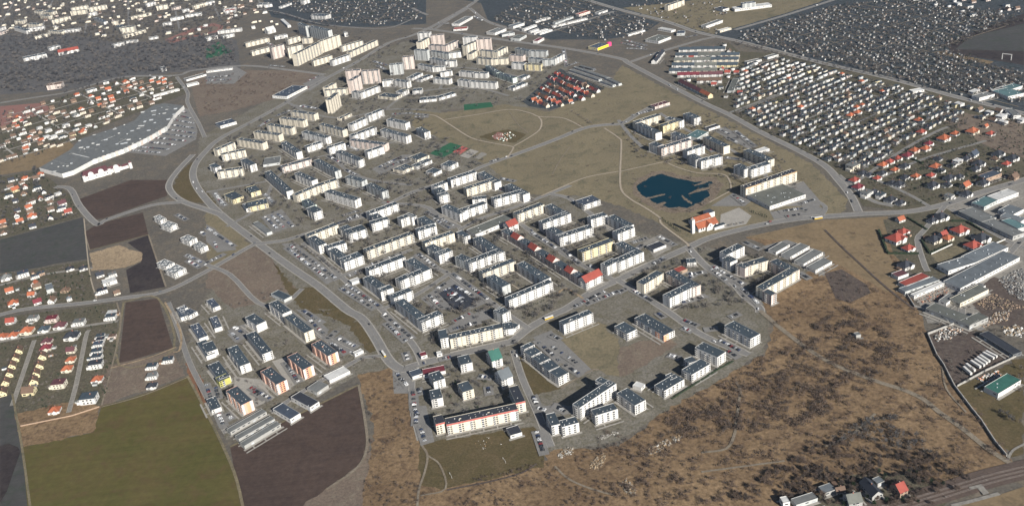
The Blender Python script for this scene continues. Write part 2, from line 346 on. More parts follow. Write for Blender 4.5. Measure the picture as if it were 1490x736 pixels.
PATCHES = """
estate_ground estate_area P 290,200 400,140 480,100 590,60 700,60 830,85 800,160 735,155 640,160 650,200 720,240 760,285 850,285 900,330 1000,355 1190,385 1110,440 1120,470 1110,515 900,640 800,660 610,640 590,550 530,540 440,590 330,640 265,520 300,430 385,365 320,310 285,270
wood_floor park_woods P 0,48 100,52 170,62 240,60 300,40 345,60 350,100 280,104 180,112 95,132 0,138
allotment_ground allotments P 700,0 1500,-20 1500,45 1385,75 1490,95 1490,165 1290,115 1070,60 900,14 840,0
allotment_ground allotments P 620,-10 860,-10 905,18 960,33 935,50 880,58 800,58 770,48 710,30 700,5
allotment_ground allotments P 380,-5 620,-5 620,35 540,40 470,38 395,25
meadow factory_meadow P 905,12 1000,2 1050,-8 1225,-8 1145,19 1069,41 1040,50 1014,44 967,29
garden_ground villa_gardens P 0,170 60,150 180,115 255,108 275,135 160,180 90,215 0,245
garden_ground village_gardens P 0,258 55,248 75,262 110,290 118,315 0,348
garden_ground village_gardens P 0,400 60,390 130,378 138,440 0,455
garden_ground village_gardens P 0,462 170,440 172,520 150,590 30,640 20,575 0,580
garden_ground cube_house_gardens P 975,90 1060,62 1075,75 1130,78 1300,118 1410,150 1490,170 1490,300 1370,296 1310,306 1255,300 1240,270 1180,225 1060,165 985,125
allotment_ground terrace_gardens P 770,155 760,148 815,100 880,130 860,145 800,160
meadow meadow P 600,160 640,165 690,158 735,152 800,163 880,130 905,95 960,125 1020,155 1100,195 1180,238 1235,290 1225,312 1100,325 1000,352 960,325 905,300 850,285 760,283 715,245 650,205 600,185
meadow pond_meadow P 905,240 1075,240 1085,285 1060,310 1000,350 960,320 905,280
dry_scrub scrubland P 1085,345 1200,322 1290,318 1300,350 1325,425 1352,485 1400,560 1475,672 1440,700 1300,760 1080,790 860,790 790,655 900,650 965,600 1115,512 1128,470 1108,440 1165,402 1195,385
tan_field tan_field P 1085,345 1200,320 1292,315 1292,365 1312,420 1290,425 1240,395 1195,372 1150,352
dry_scrub dry_meadow P 520,545 575,535 600,560 608,640 790,655 870,790 520,790 528,690 545,630
lawn football_meadow P 610,645 780,620 795,655 790,680 640,712 612,705
brown_grass brown_field 12 0,470 330,295 400,290 480,400 640,590 420,680 200,736 30,590 0,590
meadow verge 12 0,0 90,60 330,280 0,455
lawn verge 12 480,400 640,590 800,570 900,700 960,736 700,736 600,640
lawn verge 13 640,0 1000,0 1090,70 1000,110 900,60
lawn verge 13 1000,110 1100,80 1240,290 1170,310 1060,180
winter_wheat green_field P 32,650 135,629 148,590 183,581 220,569 273,547 298,595 325,650 345,700 365,790 40,790
grey_field grey_field P 0,578 18,573 32,650 45,790 0,790
grey_field grey_field 02 0,240 590,80 605,150 640,375 400,410 270,440 0,480
ploughed brown_plot 02 605,185 690,130 1020,45 1060,205 640,315
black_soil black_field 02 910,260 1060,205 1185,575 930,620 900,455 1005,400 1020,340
sand sandy_plot 02 640,335 860,275 910,300 1010,335 1010,390 900,440 660,460
ploughed ploughed_plot P 183,440 230,434 252,506 173,529
ploughed ploughed_field P 335,650 440,600 522,560 531,610 534,650 520,680 475,712 430,745 380,790 360,790
brown_grass furrowed_strip P 355,792 430,742 475,710 520,678 534,640 540,660 530,700 522,792
garden_ground farm_garden P 1150,792 1185,722 1240,690 1325,688 1390,715 1330,792
brown_grass brown_plot P 155,532 250,512 272,545 205,570 148,590 150,555
red_soil bare_bank 03 1330,310 1472,560 1472,690 1340,470
dry_scrub dry_bank P 22,602 90,585 148,590 135,629 34,650
lawn ring_meadow P 262,250 280,235 283,262 320,300 270,292 250,275
ploughed ring_plot P 115,290 190,262 245,262 243,285 150,318 135,320
brown_grass waste_ground P 275,112 300,102 440,103 465,112 415,140 345,160 290,170
dull_track reddish_ploughland P 0,155 60,150 80,160 0,185
tan_field dry_strip P 0,235 100,205 110,215 60,245 0,255
black_soil ploughland P 1375,62 1490,20 1490,95 1385,78
grey_field ploughland P 1410,55 1490,35 1490,75 1390,72
tan_field dry_strip P 1358,76 1368,75 1446,90 1440,94
brown_grass rough_ground P 1350,165 1380,160 1490,180 1490,230 1440,215 1400,190
garden_ground villa_plots P 1285,320 1370,300 1420,330 1465,350 1365,405 1330,400 1300,370
meadow open_plot 42 760,350 930,280 1050,340 830,420
concrete_yard works_yard P 1370,300 1490,262 1490,470 1350,470 1330,425 1400,395 1470,352
dark_yard trailer_yard P 1350,488 1395,470 1480,520 1478,520 1392,562
dark_yard timber_yard P 1395,420 1440,400 1490,420 1490,480 1440,470
lawn yard_edge P 1392,562 1490,520 1490,660 1470,665
brown_grass court_lawn 33 0,280 330,190 420,250 100,450 0,480
meadow building_plot 23 1050,190 1330,90 1472,210 1472,480 1330,430 1210,480
lawn wedge_lawn 23 720,290 800,330 1060,560 830,640
asphalt mall_car_park 01 880,350 1190,190 1300,20 1370,60 1410,200 1400,260 1180,380
asphalt car_park 11 1180,470 1400,370 1472,370 1472,420 1240,510
asphalt car_park 12 390,80 540,20 640,140 480,190
asphalt car_park 12 0,130 60,160 220,310 80,330 0,250
asphalt car_park 12 540,270 640,260 950,510 860,560
asphalt car_park 13 640,0 720,0 880,150 830,180
asphalt car_park 13 850,230 960,180 1090,270 980,330
asphalt car_park 13 150,150 280,100 300,190 220,240
paving brick_yard 13 200,480 390,500 480,640 300,720 200,560
paving brick_yard 13 470,370 570,340 700,500 600,560
asphalt car_park 13 1330,430 1472,440 1472,600 1340,600
asphalt car_park 23 860,200 990,150 1290,440 1190,490
asphalt car_park 23 230,140 500,0 560,0 580,60 400,110 250,170
asphalt car_park 22 60,660 300,500 560,680 420,736 150,736
fresh_asphalt black_car_park 22 190,625 305,560 455,690 370,736 300,736
asphalt car_park 24 0,0 100,0 160,260 60,290
asphalt car_park 24 860,0 1160,0 1180,60 1000,60
asphalt car_park 32 640,420 700,420 900,560 880,620 800,580 640,470
asphalt car_park 31 680,200 760,170 1000,310 930,330
asphalt car_park 31 660,736 820,640 950,700 900,736
asphalt supermarket_yard 31 1180,590 1320,560 1440,700 1440,736 1080,736
asphalt supermarket_yard 32 1080,40 1400,-10 1472,20 1472,60 1110,95
paving church_square 32 730,60 860,10 950,70 910,130 720,170
concrete_yard depot_yard 32 170,260 300,200 400,280 260,370
asphalt garage_yard 32 1020,290 1200,240 1472,330 1472,500 1350,460
green_turf sports_court 21 120,360 215,392 368,312 272,283
red_court sports_court 21 288,350 340,368 402,325 355,308
paving sports_court 21 338,380 400,396 476,346 415,330
concrete_yard sports_court 21 436,390 476,403 536,366 496,350
green_turf tennis_ground 21 368,12 560,-5 578,28 370,55
lawn playground_ground 21 480,240 590,205 690,190 820,225 730,285 560,265
dull_track playground_ground 21 570,240 610,208 650,215 650,250 590,262
dull_track running_track P 240,58 280,42 310,34 325,38 322,46 280,55 248,64
brown_grass track_field P 252,58 283,46 309,38 318,40 314,45 278,53
green_turf park_field 10 0,350 90,300 190,370 60,410 0,420
asphalt store_yard 10 690,600 830,540 880,560 740,650
asphalt dealer_yard 10 0,500 200,470 290,520 200,600 0,600
reeds pond_bank P 920,272 928,261 950,250 966,248 990,255 1018,258 1042,258 1050,270 1044,284 1040,292 1022,303 1005,309 975,310 950,303 935,294 922,284
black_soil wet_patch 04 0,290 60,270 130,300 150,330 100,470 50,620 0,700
tan_field rail_verge 44 760,760 1080,705 1290,650 1470,590 1640,560 1640,800 760,900
dark_yard burnt_ground 42 0,480 120,450 300,560 330,620 180,690 80,660
"""
for ln in PATCHES.strip().splitlines():
    mat_, nm, txt = ln.split(' ', 2)
    if txt[0] != 'P': txt = txt
    soft = mat_ in ('dry_scrub', 'lawn', 'meadow', 'dry_meadow', 'brown_grass', 'reeds', 'sand', 'estate_ground', 'wood_floor', 'track_soil', 'red_soil')
    patch(nm, mat_, txt, jag=1.6 if soft else 0.0)
wp = patch('pond_water', 'water', 'P 927,270 932,266 937,264 944,259 955,255 963,253 974,257 985,260 998,262 1010,265 1024,264 1035,264 1040,270 1034,274 1030,278 1034,283 1031,286 1022,293 1014,296 1006,300 1000,303 988,301 975,303 966,300 955,297 945,290 935,285 928,278', jag=0.9)
for txt in ('31 195,676 260,662 335,648 335,656 262,674 200,684', '31 538,588 600,562 640,556 640,566 600,580 542,592', '31 495,650 560,618 640,600 660,612 580,632 500,655', '31 448,655 470,672 530,715 520,725 470,690 450,668', '31 250,730 330,705 344,712 290,740 250,745', '31 690,560 640,600 720,620 760,580'):
    patch('reed_bank', 'reeds', txt, jag=0.7)

# width of carriageway, pavement margin, surface, line
RP = []
ROADS = """
11 3 asphalt P 700,-4 681,10 651,27 625,41 600,52 565,63 524,88 483,110 443,132 414,151 367,177 320,202 298,222 284,240 281,258 292,280 320,311 369,349 422,388 463,416 504,450 526,463 545,489 561,517 573,531 587,537 602,532 655,518 702,507 732,500 747,495 769,478 804,458 824,449 865,423 900,407 950,383 1002,360 1030,347 1073,335 1124,324 1165,318 1200,315 1261,311 1322,308 1373,298 1424,281 1490,262 1540,245
9 4 asphalt P 281,225 259,248 246,268 251,282 268,294 300,305 320,312
10 5 asphalt P 840,-4 900,14 967,31 1014,47 1069,59 1124,73 1200,93 1292,114 1383,139 1424,149 1500,168
10 3 asphalt P 600,42 633,44 743,60 824,71 900,85 916,93 967,120 1022,149 1063,168 1104,191 1161,219 1200,241 1220,262 1238,285 1249,308
8 3 asphalt P 916,91 960,76 1022,58 1040,55
8 3 asphalt P 1069,44 1145,22 1220,-2
7 3 asphalt P 683,12 712,33 760,46 791,49 893,17
8 3 asphalt P -5,459 41,449 122,441 183,433 240,424 300,395 367,357 384,354 418,349 449,339 494,325 536,312 600,280 661,261 698,244 739,229
10 3 asphalt P 739,229 804,205 849,187 880,182 905,180 925,168 950,155
9 3 asphalt P 268,294 220,299 155,320 141,326 116,300 102,275 80,272
7 2 asphalt P 257,112 273,135 273,150 288,178 298,200
8 3 asphalt P -5,151 45,143 96,135 140,122 183,112 257,110 281,103 355,96 418,102 473,109
7 3 asphalt P 441,353 460,368 496,402 525,427 555,450 600,500 615,530
7 2 asphalt P 496,402 540,386 600,363
7 2 asphalt P 555,295 616,300 640,315 671,333 655,345
7 2 asphalt P 600,373 630,388 655,400 690,425 716,441 735,455 769,478
7 2 asphalt P 555,450 600,432 653,399
7 2 asphalt P 745,318 755,324 804,359 855,390 893,407
7 2 asphalt P 671,333 700,318 740,305 800,282 830,270
7 2 asphalt P 800,282 830,290 870,320 900,345
9 3 asphalt P 1002,361 1030,390 1063,408 1083,430 1104,447 1106,455
8 3 asphalt P 900,408 967,450 1014,483 1060,505 1090,516
7 2 asphalt P 747,509 760,550 779,593 790,620 802,650
6 2 asphalt P 600,540 600,590 612,640
6 2 asphalt P 527,520 560,517
7 2 asphalt P 410,445 470,490 527,520
6 2 asphalt P 395,600 440,570 500,535 527,520
6 1 asphalt P 245,440 260,480 275,525 300,575 330,630
6 2 asphalt P 300,385 335,400 375,440 410,445 440,420
6 2 asphalt P 1220,255 1265,290 1300,300
6 2 asphalt P 1375,300 1345,335 1335,350 1345,385 1350,395
7 2 asphalt P 1385,305 1420,325 1470,352 1500,365
7 2 asphalt P 1490,345 1440,400 1410,425 1400,460 1430,480
5 1 asphalt P 1237,250 1275,262 1320,282 1355,302
5 1 asphalt P 1275,262 1340,233 1435,205
5 1 asphalt P 1250,262 1315,218 1362,192 1380,185
5 1 asphalt P 1060,165 1100,150 1130,138
5 1 concrete_yard P 0,497 50,488 120,475 172,467
5 1 concrete_yard P 18,590 50,495
5 1 concrete_yard P 100,600 112,555 125,490 130,480
5 1 concrete_yard P 0,415 40,405 80,397 135,390
6 1 asphalt P 330,330 380,300 400,262 430,240 480,225 540,215 600,200
6 1 asphalt P 480,225 505,248 540,262 600,270
6 1 asphalt P 300,280 345,272 400,262
6 1 asphalt P 400,262 440,295 465,318
6 1 asphalt P 420,150 450,165 500,172 560,160 620,160
6 1 asphalt P 560,160 590,140 640,130 700,130 740,140
6 1 asphalt P 640,130 660,100 720,105 770,115
6 1 asphalt P 900,175 915,195 935,215
6 1 asphalt P 960,165 1000,190 1040,205 1075,225
6 1 asphalt P 1110,245 1120,262 1170,285 1200,300 1195,315
7 2 asphalt 20 0,60 60,90 110,110
8 2 asphalt 20 120,200 160,210 250,150 400,60
5 1 asphalt P 0,30 40,10 70,-5
6 1 asphalt 10 270,60 520,90 760,160 950,190 1280,205 1472,140
"""
for ln in ROADS.strip().splitlines():
    w_, pv, mt, txt = ln.split(' ', 3)
    P_ = smooth([unp(*p) for p in pts_of(txt)])
    w_ = float(w_); pv = float(pv)
    for k in range(len(P_) - 1):
        n = max(1, int(np.linalg.norm(P_[k + 1] - P_[k]) / 6))
        for s_ in range(n): RP.append((*(P_[k] + (P_[k + 1] - P_[k]) * s_ / n), w_ / 2 + 1.5))
    ribbon('pavement', 'paving', P_, w_ + pv)
    ribbon('road', mt, P_, w_)
    if w_ >= 10: ribbon('lane_line', 'concrete_yard', P_, 0.5)
PATHS = """
3.2 gravel_path 21 90,85 170,95 290,170 420,250 560,285 700,310 720,325 680,390
3.2 gravel_path 21 230,120 460,85 690,48 830,70 910,100 1050,105 1130,130 1220,178
3.2 gravel_path 21 900,100 922,130 910,190 830,250 725,310
3.2 gravel_path 21 1370,180 1472,250 31 20,290 12,490 20,620 90,690 170,736 32 290,80 310,130 480,260 500,290
2.6 gravel_path 31 15,490 170,455 330,420 420,395
2.6 gravel_path 31 330,420 420,460 560,500 740,510 790,550 800,620 740,660 650,710
3 gravel_path 21 920,665 1080,595 1250,530 1472,490
1.6 track_soil 21 690,60 760,160 830,215
1.6 track_soil 21 1130,310 1060,400 1000,510
6 track_soil 33 1010,10 1200,170 1472,360 43 330,500 560,575 700,640 820,736 44 1000,160 1200,320 1390,440
3 track_soil 33 840,520 870,580 850,700 34 870,0 850,110 840,200 780,310 600,340
2.6 track_soil 34 600,480 900,440 1200,400
3 track_soil 44 0,300 200,210 370,60
3 dark_yard 42 0,170 120,290 250,410 450,590 640,736
2.4 track_soil 24 70,290 110,360 90,480 50,600 35,736
2 track_soil 24 110,360 200,430 240,600 60,650
2.2 dark_yard 24 250,610 560,550 780,490 900,420
2.4 track_soil 24 1030,440 1130,530 1290,600 1472,650
3 sand 22 1030,630 1100,590 1220,660
3 track_soil 23 1060,560 1270,440 1330,430
2.5 meadow P 18,573 32,650 44,736
3 meadow P 273,547 298,595 325,650 345,700 362,780
3 meadow P 335,650 440,600 522,560
3 track_soil P 522,560 531,610 534,650 520,680 475,712
2.5 meadow 02 640,315 1060,205
2.5 track_soil 02 1060,205 1185,575
2 track_soil 02 605,185 640,315
3 meadow P 180,440 230,434 253,508 173,531 180,440
2 track_soil P 148,592 183,583 220,571 273,549
2 track_soil P 170,440 176,470 165,525 148,590
3 sand P 252,513 262,508 262,480 240,440
2.5 sand 03 790,420 1050,350 1260,270
2 gravel_path 22 710,560 800,620
2.5 concrete_yard 44 1340,400 1380,330 1470,280
4 concrete_yard 44 930,736 1080,700 1280,645
2 track_soil 43 840,410 870,570 1010,736
2 gravel_path 02 600,90 640,470 690,660
"""
for ln in PATHS.strip().splitlines():
    w_, mt, txt = ln.split(' ', 2)
    ribbon('path', mt, smooth([unp(*p) for p in pts_of(txt)]), float(w_))
# walks of the garden colonies and side streets of the far quarters
def lattice(name, mat, poly, p0, p1, gap_u, gap_v, w):
    a, b2 = unp(*p0), unp(*p1); u = (b2 - a) / np.linalg.norm(b2 - a); n_ = np.array([-u[1], u[0]])
    W = [unp(*q) for q in poly]; o = np.mean(W, 0); R = max(np.linalg.norm(q - o) for q in W); m_ = MB(); z = nextz()
    for d, e, gap in ((u, n_, gap_u), (n_, u, gap_v)):
        z = nextz()
        for v in np.arange(-R, R, gap):
            run = []; vv = v + rng.normal(0, gap * .08)
            for t_ in list(np.arange(-R, R, 12)) + [None]:
                p = None if t_ is None else o + d * t_ + e * vv
                if p is not None and inside(*prj(*p), poly): run.append(p)
                else:
                    if len(run) > 2:
                        L_, R_ = ribbon_pts([run[0], run[-1]], w)
                        m_.face([(*L_[0], z), (*R_[0], z), (*R_[1], z), (*L_[1], z)], mat)
                    run = []
    if m_.f: m_.build(name, None, 'structure')
lattice('garden_walks', 'track_soil', [(1075, 64), (1085, 45), (1220, 8), (1330, -5), (1480, 32), (1385, 72), (1440, 95), (1490, 105), (1490, 158), (1290, 112)], (1424, 149), (1292, 114), 42, 95, 2.4)
lattice('garden_walks', 'track_soil', [(760, 0), (850, 0), (905, 20), (955, 35), (935, 52), (830, 50), (712, 30)], (900, 14), (967, 31), 42, 95, 2.4)
lattice('garden_walks', 'track_soil', [(400, 0), (600, -5), (615, 28), (540, 36), (470, 32)], (420, 20), (560, 10), 50, 110, 2.4)
lattice('side_streets', 'asphalt', [(0, 0), (390, 0), (330, 30), (235, 50), (170, 56), (100, 45), (0, 45)], (50, 30), (200, 5), 105, 140, 6.5)
lattice('side_streets', 'asphalt', [(1078, 92), (1128, 82), (1290, 122), (1385, 150), (1400, 172), (1318, 210), (1255, 258), (1165, 214), (1068, 160)], (1314, 217), (1363, 193), 41, 150, 4.5)
lattice('side_streets', 'paving', [(0, 165), (60, 150), (180, 116), (255, 110), (270, 130), (160, 178), (90, 212), (0, 240)], (30, 200), (150, 165), 70, 120, 4.5)
# railway
bal = [unp(*p) for p in pts_of('44 300,790 520,736 860,640 1180,540 1462,470 1640,425')]
ribbon('rail_ballast', 'ballast', smooth(bal), 24)
for off in (-6, -1.3, 3.4):
    Pm = ribbon_pts(smooth(bal), 2 * abs(off))[0 if off > 0 else 1]
    sl_ = MB(); d_acc = 0.0
    for k in range(len(Pm) - 1):
        a, c = Pm[k], Pm[k + 1]; L_ = np.linalg.norm(c - a); u = (c - a) / L_; n_ = np.array([-u[1], u[0]])
        if np.linalg.norm(a) > 1500: continue
        for s_ in np.arange(0, L_, 1.2):
            p = a + u * s_
            q = [p + n_ * 1.25 - u * .13, p - n_ * 1.25 - u * .13, p - n_ * 1.25 + u * .13, p + n_ * 1.25 + u * .13]
            sl_.face([(w[0], w[1], ZL[0] + .12) for w in q], 'concrete')
    t_ = empty('railway_track', *Pm[0]); tag(t_, 'railway track of paired rails on concrete sleepers by the crossing', 'track', 'parallel railway tracks')
    ox, oy = Pm[0]
    sl_.v = [(x - ox, y - oy, z) for x, y, z in sl_.v]
    sl_.build('sleepers', t_, 'stuff')
    for r_ in (-0.72, 0.72):
        Q = ribbon_pts(Pm, 2 * abs(r_))[0 if r_ > 0 else 1]; L_, R_ = ribbon_pts(Q, 0.16); rb = MB()
        for k in range(len(Q) - 1):
            z0, z1 = ZL[0] + .1, ZL[0] + .32
            a, b2, c, d = L_[k] - Pm[0], R_[k] - Pm[0], R_[k + 1] - Pm[0], L_[k + 1] - Pm[0]
            rb.face([(*a, z1), (*b2, z1), (*c, z1), (*d, z1)], 'rail_steel'); rb.face([(*a, z0), (*a, z1), (*d, z1), (*d, z0)], 'rail_steel'); rb.face([(*b2, z0), (*c, z0), (*c, z1), (*b2, z1)], 'rail_steel')
        rb.build('rail', t_)
patch('level_crossing', 'concrete_yard', '44 1055,600 1150,578 1205,645 1165,660 1120,610 1070,620', z=ZL[0] + .36)
GZ = ZL[0]
# ================================================================== BUILDINGS
FLW = {1: 'single-storey', 2: 'two-storey', 3: 'three-storey', 4: 'four-storey', 5: 'five-storey', 6: 'six-storey', 9: 'nine-storey', 10: 'ten-storey', 11: 'eleven-storey'}
WALLW = dict(W='white', C='cream', Y='yellow', P='pinkish', G='grey', O='salmon and white', T='pale green', B='brown', L='olive', K='dark', M='concrete')
ROOFW = dict(d='dark roof', k='black roof', r='red roof', o='orange roof', c='crimson roof', b='blue roof', l='pale metal roof', g='grey roof', n='green roof', u='purple-brown roof', v='white roof', w='brown roof', t='teal roof', m='mossy grey roof')
FOOT = []                                    # occupied ground: centre, half sizes, angle
def storey_h(f, hall, new=False): return (3.2 + 1.7 * f if hall else (3.0 if new else 2.7) * f + .7)
PAT = ['.ww.', 'ww..', '.wL.s', 'Lw..', '.ww.s', 'wL..']
def facade(win, bal, L, f, side, pat, z0, put, full=True):
    n = max(1, int(L / 3.05)); st = L / n
    for k in range(n):
        ch = pat[k % len(pat)]
        if ch == '.': continue
        xc = -L / 2 + (k + .5) * st
        for fl in range(f):
            z = z0 + 2.7 * fl
            if ch == 'w': put(win, xc - 1.05, xc + 1.05, z, z + 1.5, .04, 'window_glass')
            elif ch == 's': put(win, xc - .45, xc + .45, z + .2, z + 1.35, .04, 'window_glass')
            else:
                put(win, xc - 1.35, xc + 1.35, z - .1, z + 1.75, .05, 'window_glass')
                if fl > 0 or full: put(bal, xc - 1.4, xc + 1.4, z - .85, z + .05, .6, 'balcony_white')
NB = [0]; BUILT = []
def block(px1, py1, px2, py2, d, f, spec, cat=None, name=None, label=None):
    """one building: near eave line from pixel 1 to pixel 2, depth d metres away from the viewer, f storeys"""
    parts_ = spec.split(':'); wc = parts_[0]; rc = parts_[1] if len(parts_) > 1 and parts_[1] else 'd'; fl = parts_[2] if len(parts_) > 2 else ''
    hall = 'h' in fl
    if not hall: d *= 1.08
    h = storey_h(f, hall, 'n' in fl)
    A = unp(px1, py1, h); B_ = unp(px2, py2, h)
    L = float(np.linalg.norm(B_ - A)); u = (B_ - A) / L; n_ = np.array([-u[1], u[0]])
    mid = (A + B_) / 2
    if n_ @ mid < 0: u = -u; n_ = -n_
    c = mid + n_ * d / 2
    ang = math.atan2(u[1], u[0])
    FOOT.append((c[0], c[1], L / 2, d / 2, ang))
    far = np.linalg.norm(mid) > 2300
    wm = WALL[wc][0]; rm = ROOF[rc][0]
    NB[0] += 1
    R_ = random.Random(NB[0] * 13 + 1)
    name = name or ('warehouse' if hall and f > 1 else 'shed' if hall else 'apartment_block')
    e = empty(name, c[0], c[1], ang)
    x, y = L / 2, d / 2
    w = MB()
    w.face([(-x, -y, 0), (x, -y, 0), (x, -y, h), (-x, -y, h)], wm); w.face([(x, -y, 0), (x, y, 0), (x, y, h), (x, -y, h)], wm)
    w.face([(x, y, 0), (-x, y, 0), (-x, y, h), (x, y, h)], wm); w.face([(-x, y, 0), (-x, -y, 0), (-x, -y, h), (-x, y, h)], wm)
    if 'g' in fl:                      # pitched roof with gables
        rh = d * (0.42 if not hall else 0.14)
        w.face([(x, -y, h), (x, y, h), (x, 0, h + rh)], wm); w.face([(-x, y, h), (-x, -y, h), (-x, 0, h + rh)], wm)
        w.build('walls', e)
        r = MB(); o = .5; k = rh / y
        for s in (-1, 1):
            p = [(-x - o, s * (y + o), h - o * k + .15), (x + o, s * (y + o), h - o * k + .15), (x + o, 0, h + rh + .15), (-x - o, 0, h + rh + .15)]
            r.face(p if s < 0 else p[::-1], rm)
            q = [(a, b_, z - .22) for a, b_, z in p]; r.face(q[::-1] if s < 0 else q, rm)
            r.face([p[0], p[1], q[1], q[0]], rm); r.face([p[1], p[2], q[2], q[1]], rm); r.face([p[3], p[0], q[0], q[3]], rm)
        ro = r.build('roof', e)
        if not hall:
            cb = MB(); cb.box(-.5, .5, -.4, .4, h + rh * .5, h + rh + 1.3, 'brick', top='concrete'); cb.build('chimney', ro)
        hr = h
    else:
        tk = .22
        for a, b_ in (((-x, -y), (x, -y)), ((x, -y), (x, y)), ((x, y), (-x, y)), ((-x, y), (-x, -y))):
            ia = (a[0] - math.copysign(tk, a[0]), a[1] - math.copysign(tk, a[1])); ib = (b_[0] - math.copysign(tk, b_[0]), b_[1] - math.copysign(tk, b_[1]))
            w.face([(*a, h), (*b_, h), (*ib, h), (*ia, h)], 'coping'); w.face([(*ia, h), (*ib, h), (*ib, h - .5), (*ia, h - .5)], wm)
        w.build('walls', e)
        r = MB(); hr = h - .42
        ns = max(1, int(L / 14))
        for k in range(ns):               # felt laid in bays, each with its own fall
            xa, xb = -x + tk + (2 * x - 2 * tk) * k / ns, -x + tk + (2 * x - 2 * tk) * (k + 1) / ns
            r.face([(xa, -y + tk, hr), (xb, -y + tk, hr), (xb, 0, hr + .12), (xa, 0, hr + .12)], rm)
            r.face([(xa, 0, hr + .12), (xb, 0, hr + .12), (xb, y - tk, hr), (xa, y - tk, hr)], rm)
        r.build('roof', e)
        v = MB()
        if hall:
            for k in range(int(L * d / (260 if f > 1 else 600))):
                xa, ya = R_.uniform(-x * .85, x * .85), R_.uniform(-y * .8, y * .8); s = R_.uniform(.4, 1.1)
                v.box(xa - s, xa + s, ya - s * .6, ya + s * .6, hr, hr + R_.uniform(.4, 1.2), 'vent_metal')
        else:
            step = 6.0 if not far else 11.0
            for k in range(int(L / step)):
                xa = -x + (k + .5) * step
                for ya in (-y * .42, y * .38):
                    if R_.random() < .72:
                        s = R_.uniform(.18, .42); xx = xa + R_.uniform(-1.5, 1.5); yy = ya + R_.uniform(-1, 1)
                        v.box(xx - s * 1.5, xx + s * 1.5, yy - s, yy + s, hr, hr + R_.uniform(.4, 1.0), R_.choice(('vent_metal', 'balcony_white', 'concrete')))
            for k in range(int(L / 30) if 'n' not in fl else 0):
                xa = -x + (k + .5) * 30 + R_.uniform(-2, 2); v.box(xa - 1.2, xa + 1.2, -.9, .9, hr, hr + 1.1, wm, top=rm)
        if v.f: v.build('roof_vents', e, 'stuff')
    win = MB(); bal = MB()
    def mk(side):
        def put(mb, a, b_, z0, z1, out, mat):
            if side == 0: mb.box(a, b_, -y - out, -y + .02, z0, z1, mat)
            elif side == 2: mb.box(-b_, -a, y - .02, y + out, z0, z1, mat)
            elif side == 1: mb.box(x - .02, x + out, a, b_, z0, z1, mat)
            else: mb.box(-x - out, -x + .02, -b_, -a, z0, z1, mat)
        return put
    if hall:
        for side, LL in ((0, L), (1, d), (2, L), (3, d)):
            put = mk(side); n = int(LL / 6)
            for k in range(n):
                xc = -LL / 2 + (k + .5) * LL / n
                if R_.random() < .55: put(win, xc - 1.6, xc + 1.6, h * .5, h * .5 + 1.2, .05, 'window_glass')
                elif R_.random() < .5: put(win, xc - 1.7, xc + 1.7, .1, min(3.6, h * .6), .05, 'vent_metal')
    else:
        pat = PAT[NB[0] % len(PAT)]; pat2 = PAT[(NB[0] * 5 + 2) % len(PAT)]
        if 'n' in fl: pat = 'L.w.L.'; pat2 = 'Lw.s'
        facade(win, bal, L, f, 0, pat, 1.2, mk(0)); facade(win, bal, L, f, 2, pat2, 1.2, mk(2))
        for side in (1, 3):
            if d > 8:
                ep = R_.choice(['....', '.w..', 'w..w', '.ww.', '..s.']) if 'n' not in fl and d < 15 else 'wL.w'
                facade(win, bal, d, f, side, ep, 1.2, mk(side))
    if win.f: win.build('windows', e, 'stuff')
    if bal.f: bal.build('balconies', e, 'stuff')
    # coloured cladding that this building carries
    class AC:
        def box(self, *a):
            q = MB(); q.box(*a); q.build('coloured_panel', e)
    ac = AC()
    if 'a' in fl:                           # salmon blocks: stripes of colour on the ends, salmon bays on the long side
        for s, k0, k1, mt in ((1, -.95, -.62, 'balcony_white'), (1, -.18, .38, 'accent_orange'), (1, .5, .95, 'balcony_white'), (-1, -.3, .3, 'accent_orange')):
            if s > 0: ac.box(x, x + .03, y * k0, y * k1, .5, h - .1, mt)
            else: ac.box(-x - .03, -x, y * k0, y * k1, .5, h - .1, mt)
        for k in (-.75, -.1, .5): ac.box(x * k, x * (k + .22), -y - .5, -y, .3, h - .3, 'accent_salmon')
    if 'r' in fl:
        ac.box(-x - .04, x + .04, -y - .06, -y, h - 1.9, h - .1, 'accent_red')
    if 'o' in fl:
        for a, b_ in ((-1, -.42), (.42, 1)): ac.box(x * a, x * b_, -y - .06, -y, h - 1.6, h - .1, 'accent_brown')
    if 'm' in fl: ac.box(x - 8, x - .02, -y - .03, -y, .4, h - 2.2, 'accent_mint')
    if 's' in fl:
        for i_ in range(4):
            for j_ in range(5):
                xa, ya = -x + 1.2 + (2 * x - 2.4) * i_ / 4, -y + 1.2 + (2 * y - 2.4) * j_ / 5 + (i_ % 2) * 1.6
                if (i_ + j_) % 3 != 2: q = MB(); q.box(xa, xa + (2 * x - 2.4) / 4 * .82, ya, ya + 2.6, h - .4, h + .25, 'dark_bitumen_roof'); q.build('roof_light', e)
    if 'k' in fl:
        ac.box(x * .45, x * .7, -y - .2, -y, .2, h - 1, 'accent_orange'); ac.box(x, x + .2, -y, -y * .1, .2, h - .6, 'accent_orange')
    if 'y' in fl:
        ac.box(-x * .95, x * .95, -y - .3, -y, .5, h - .5, 'accent_yellow'); ac.box(x * .97, x + 9, -y - .3, -y + 6, 0, h + 2.5, 'accent_pink')
    pl = place(c[0], c[1])
    size = 'short ' if L < 32 else 'very long ' if L > 105 else 'long ' if L > 68 else ''
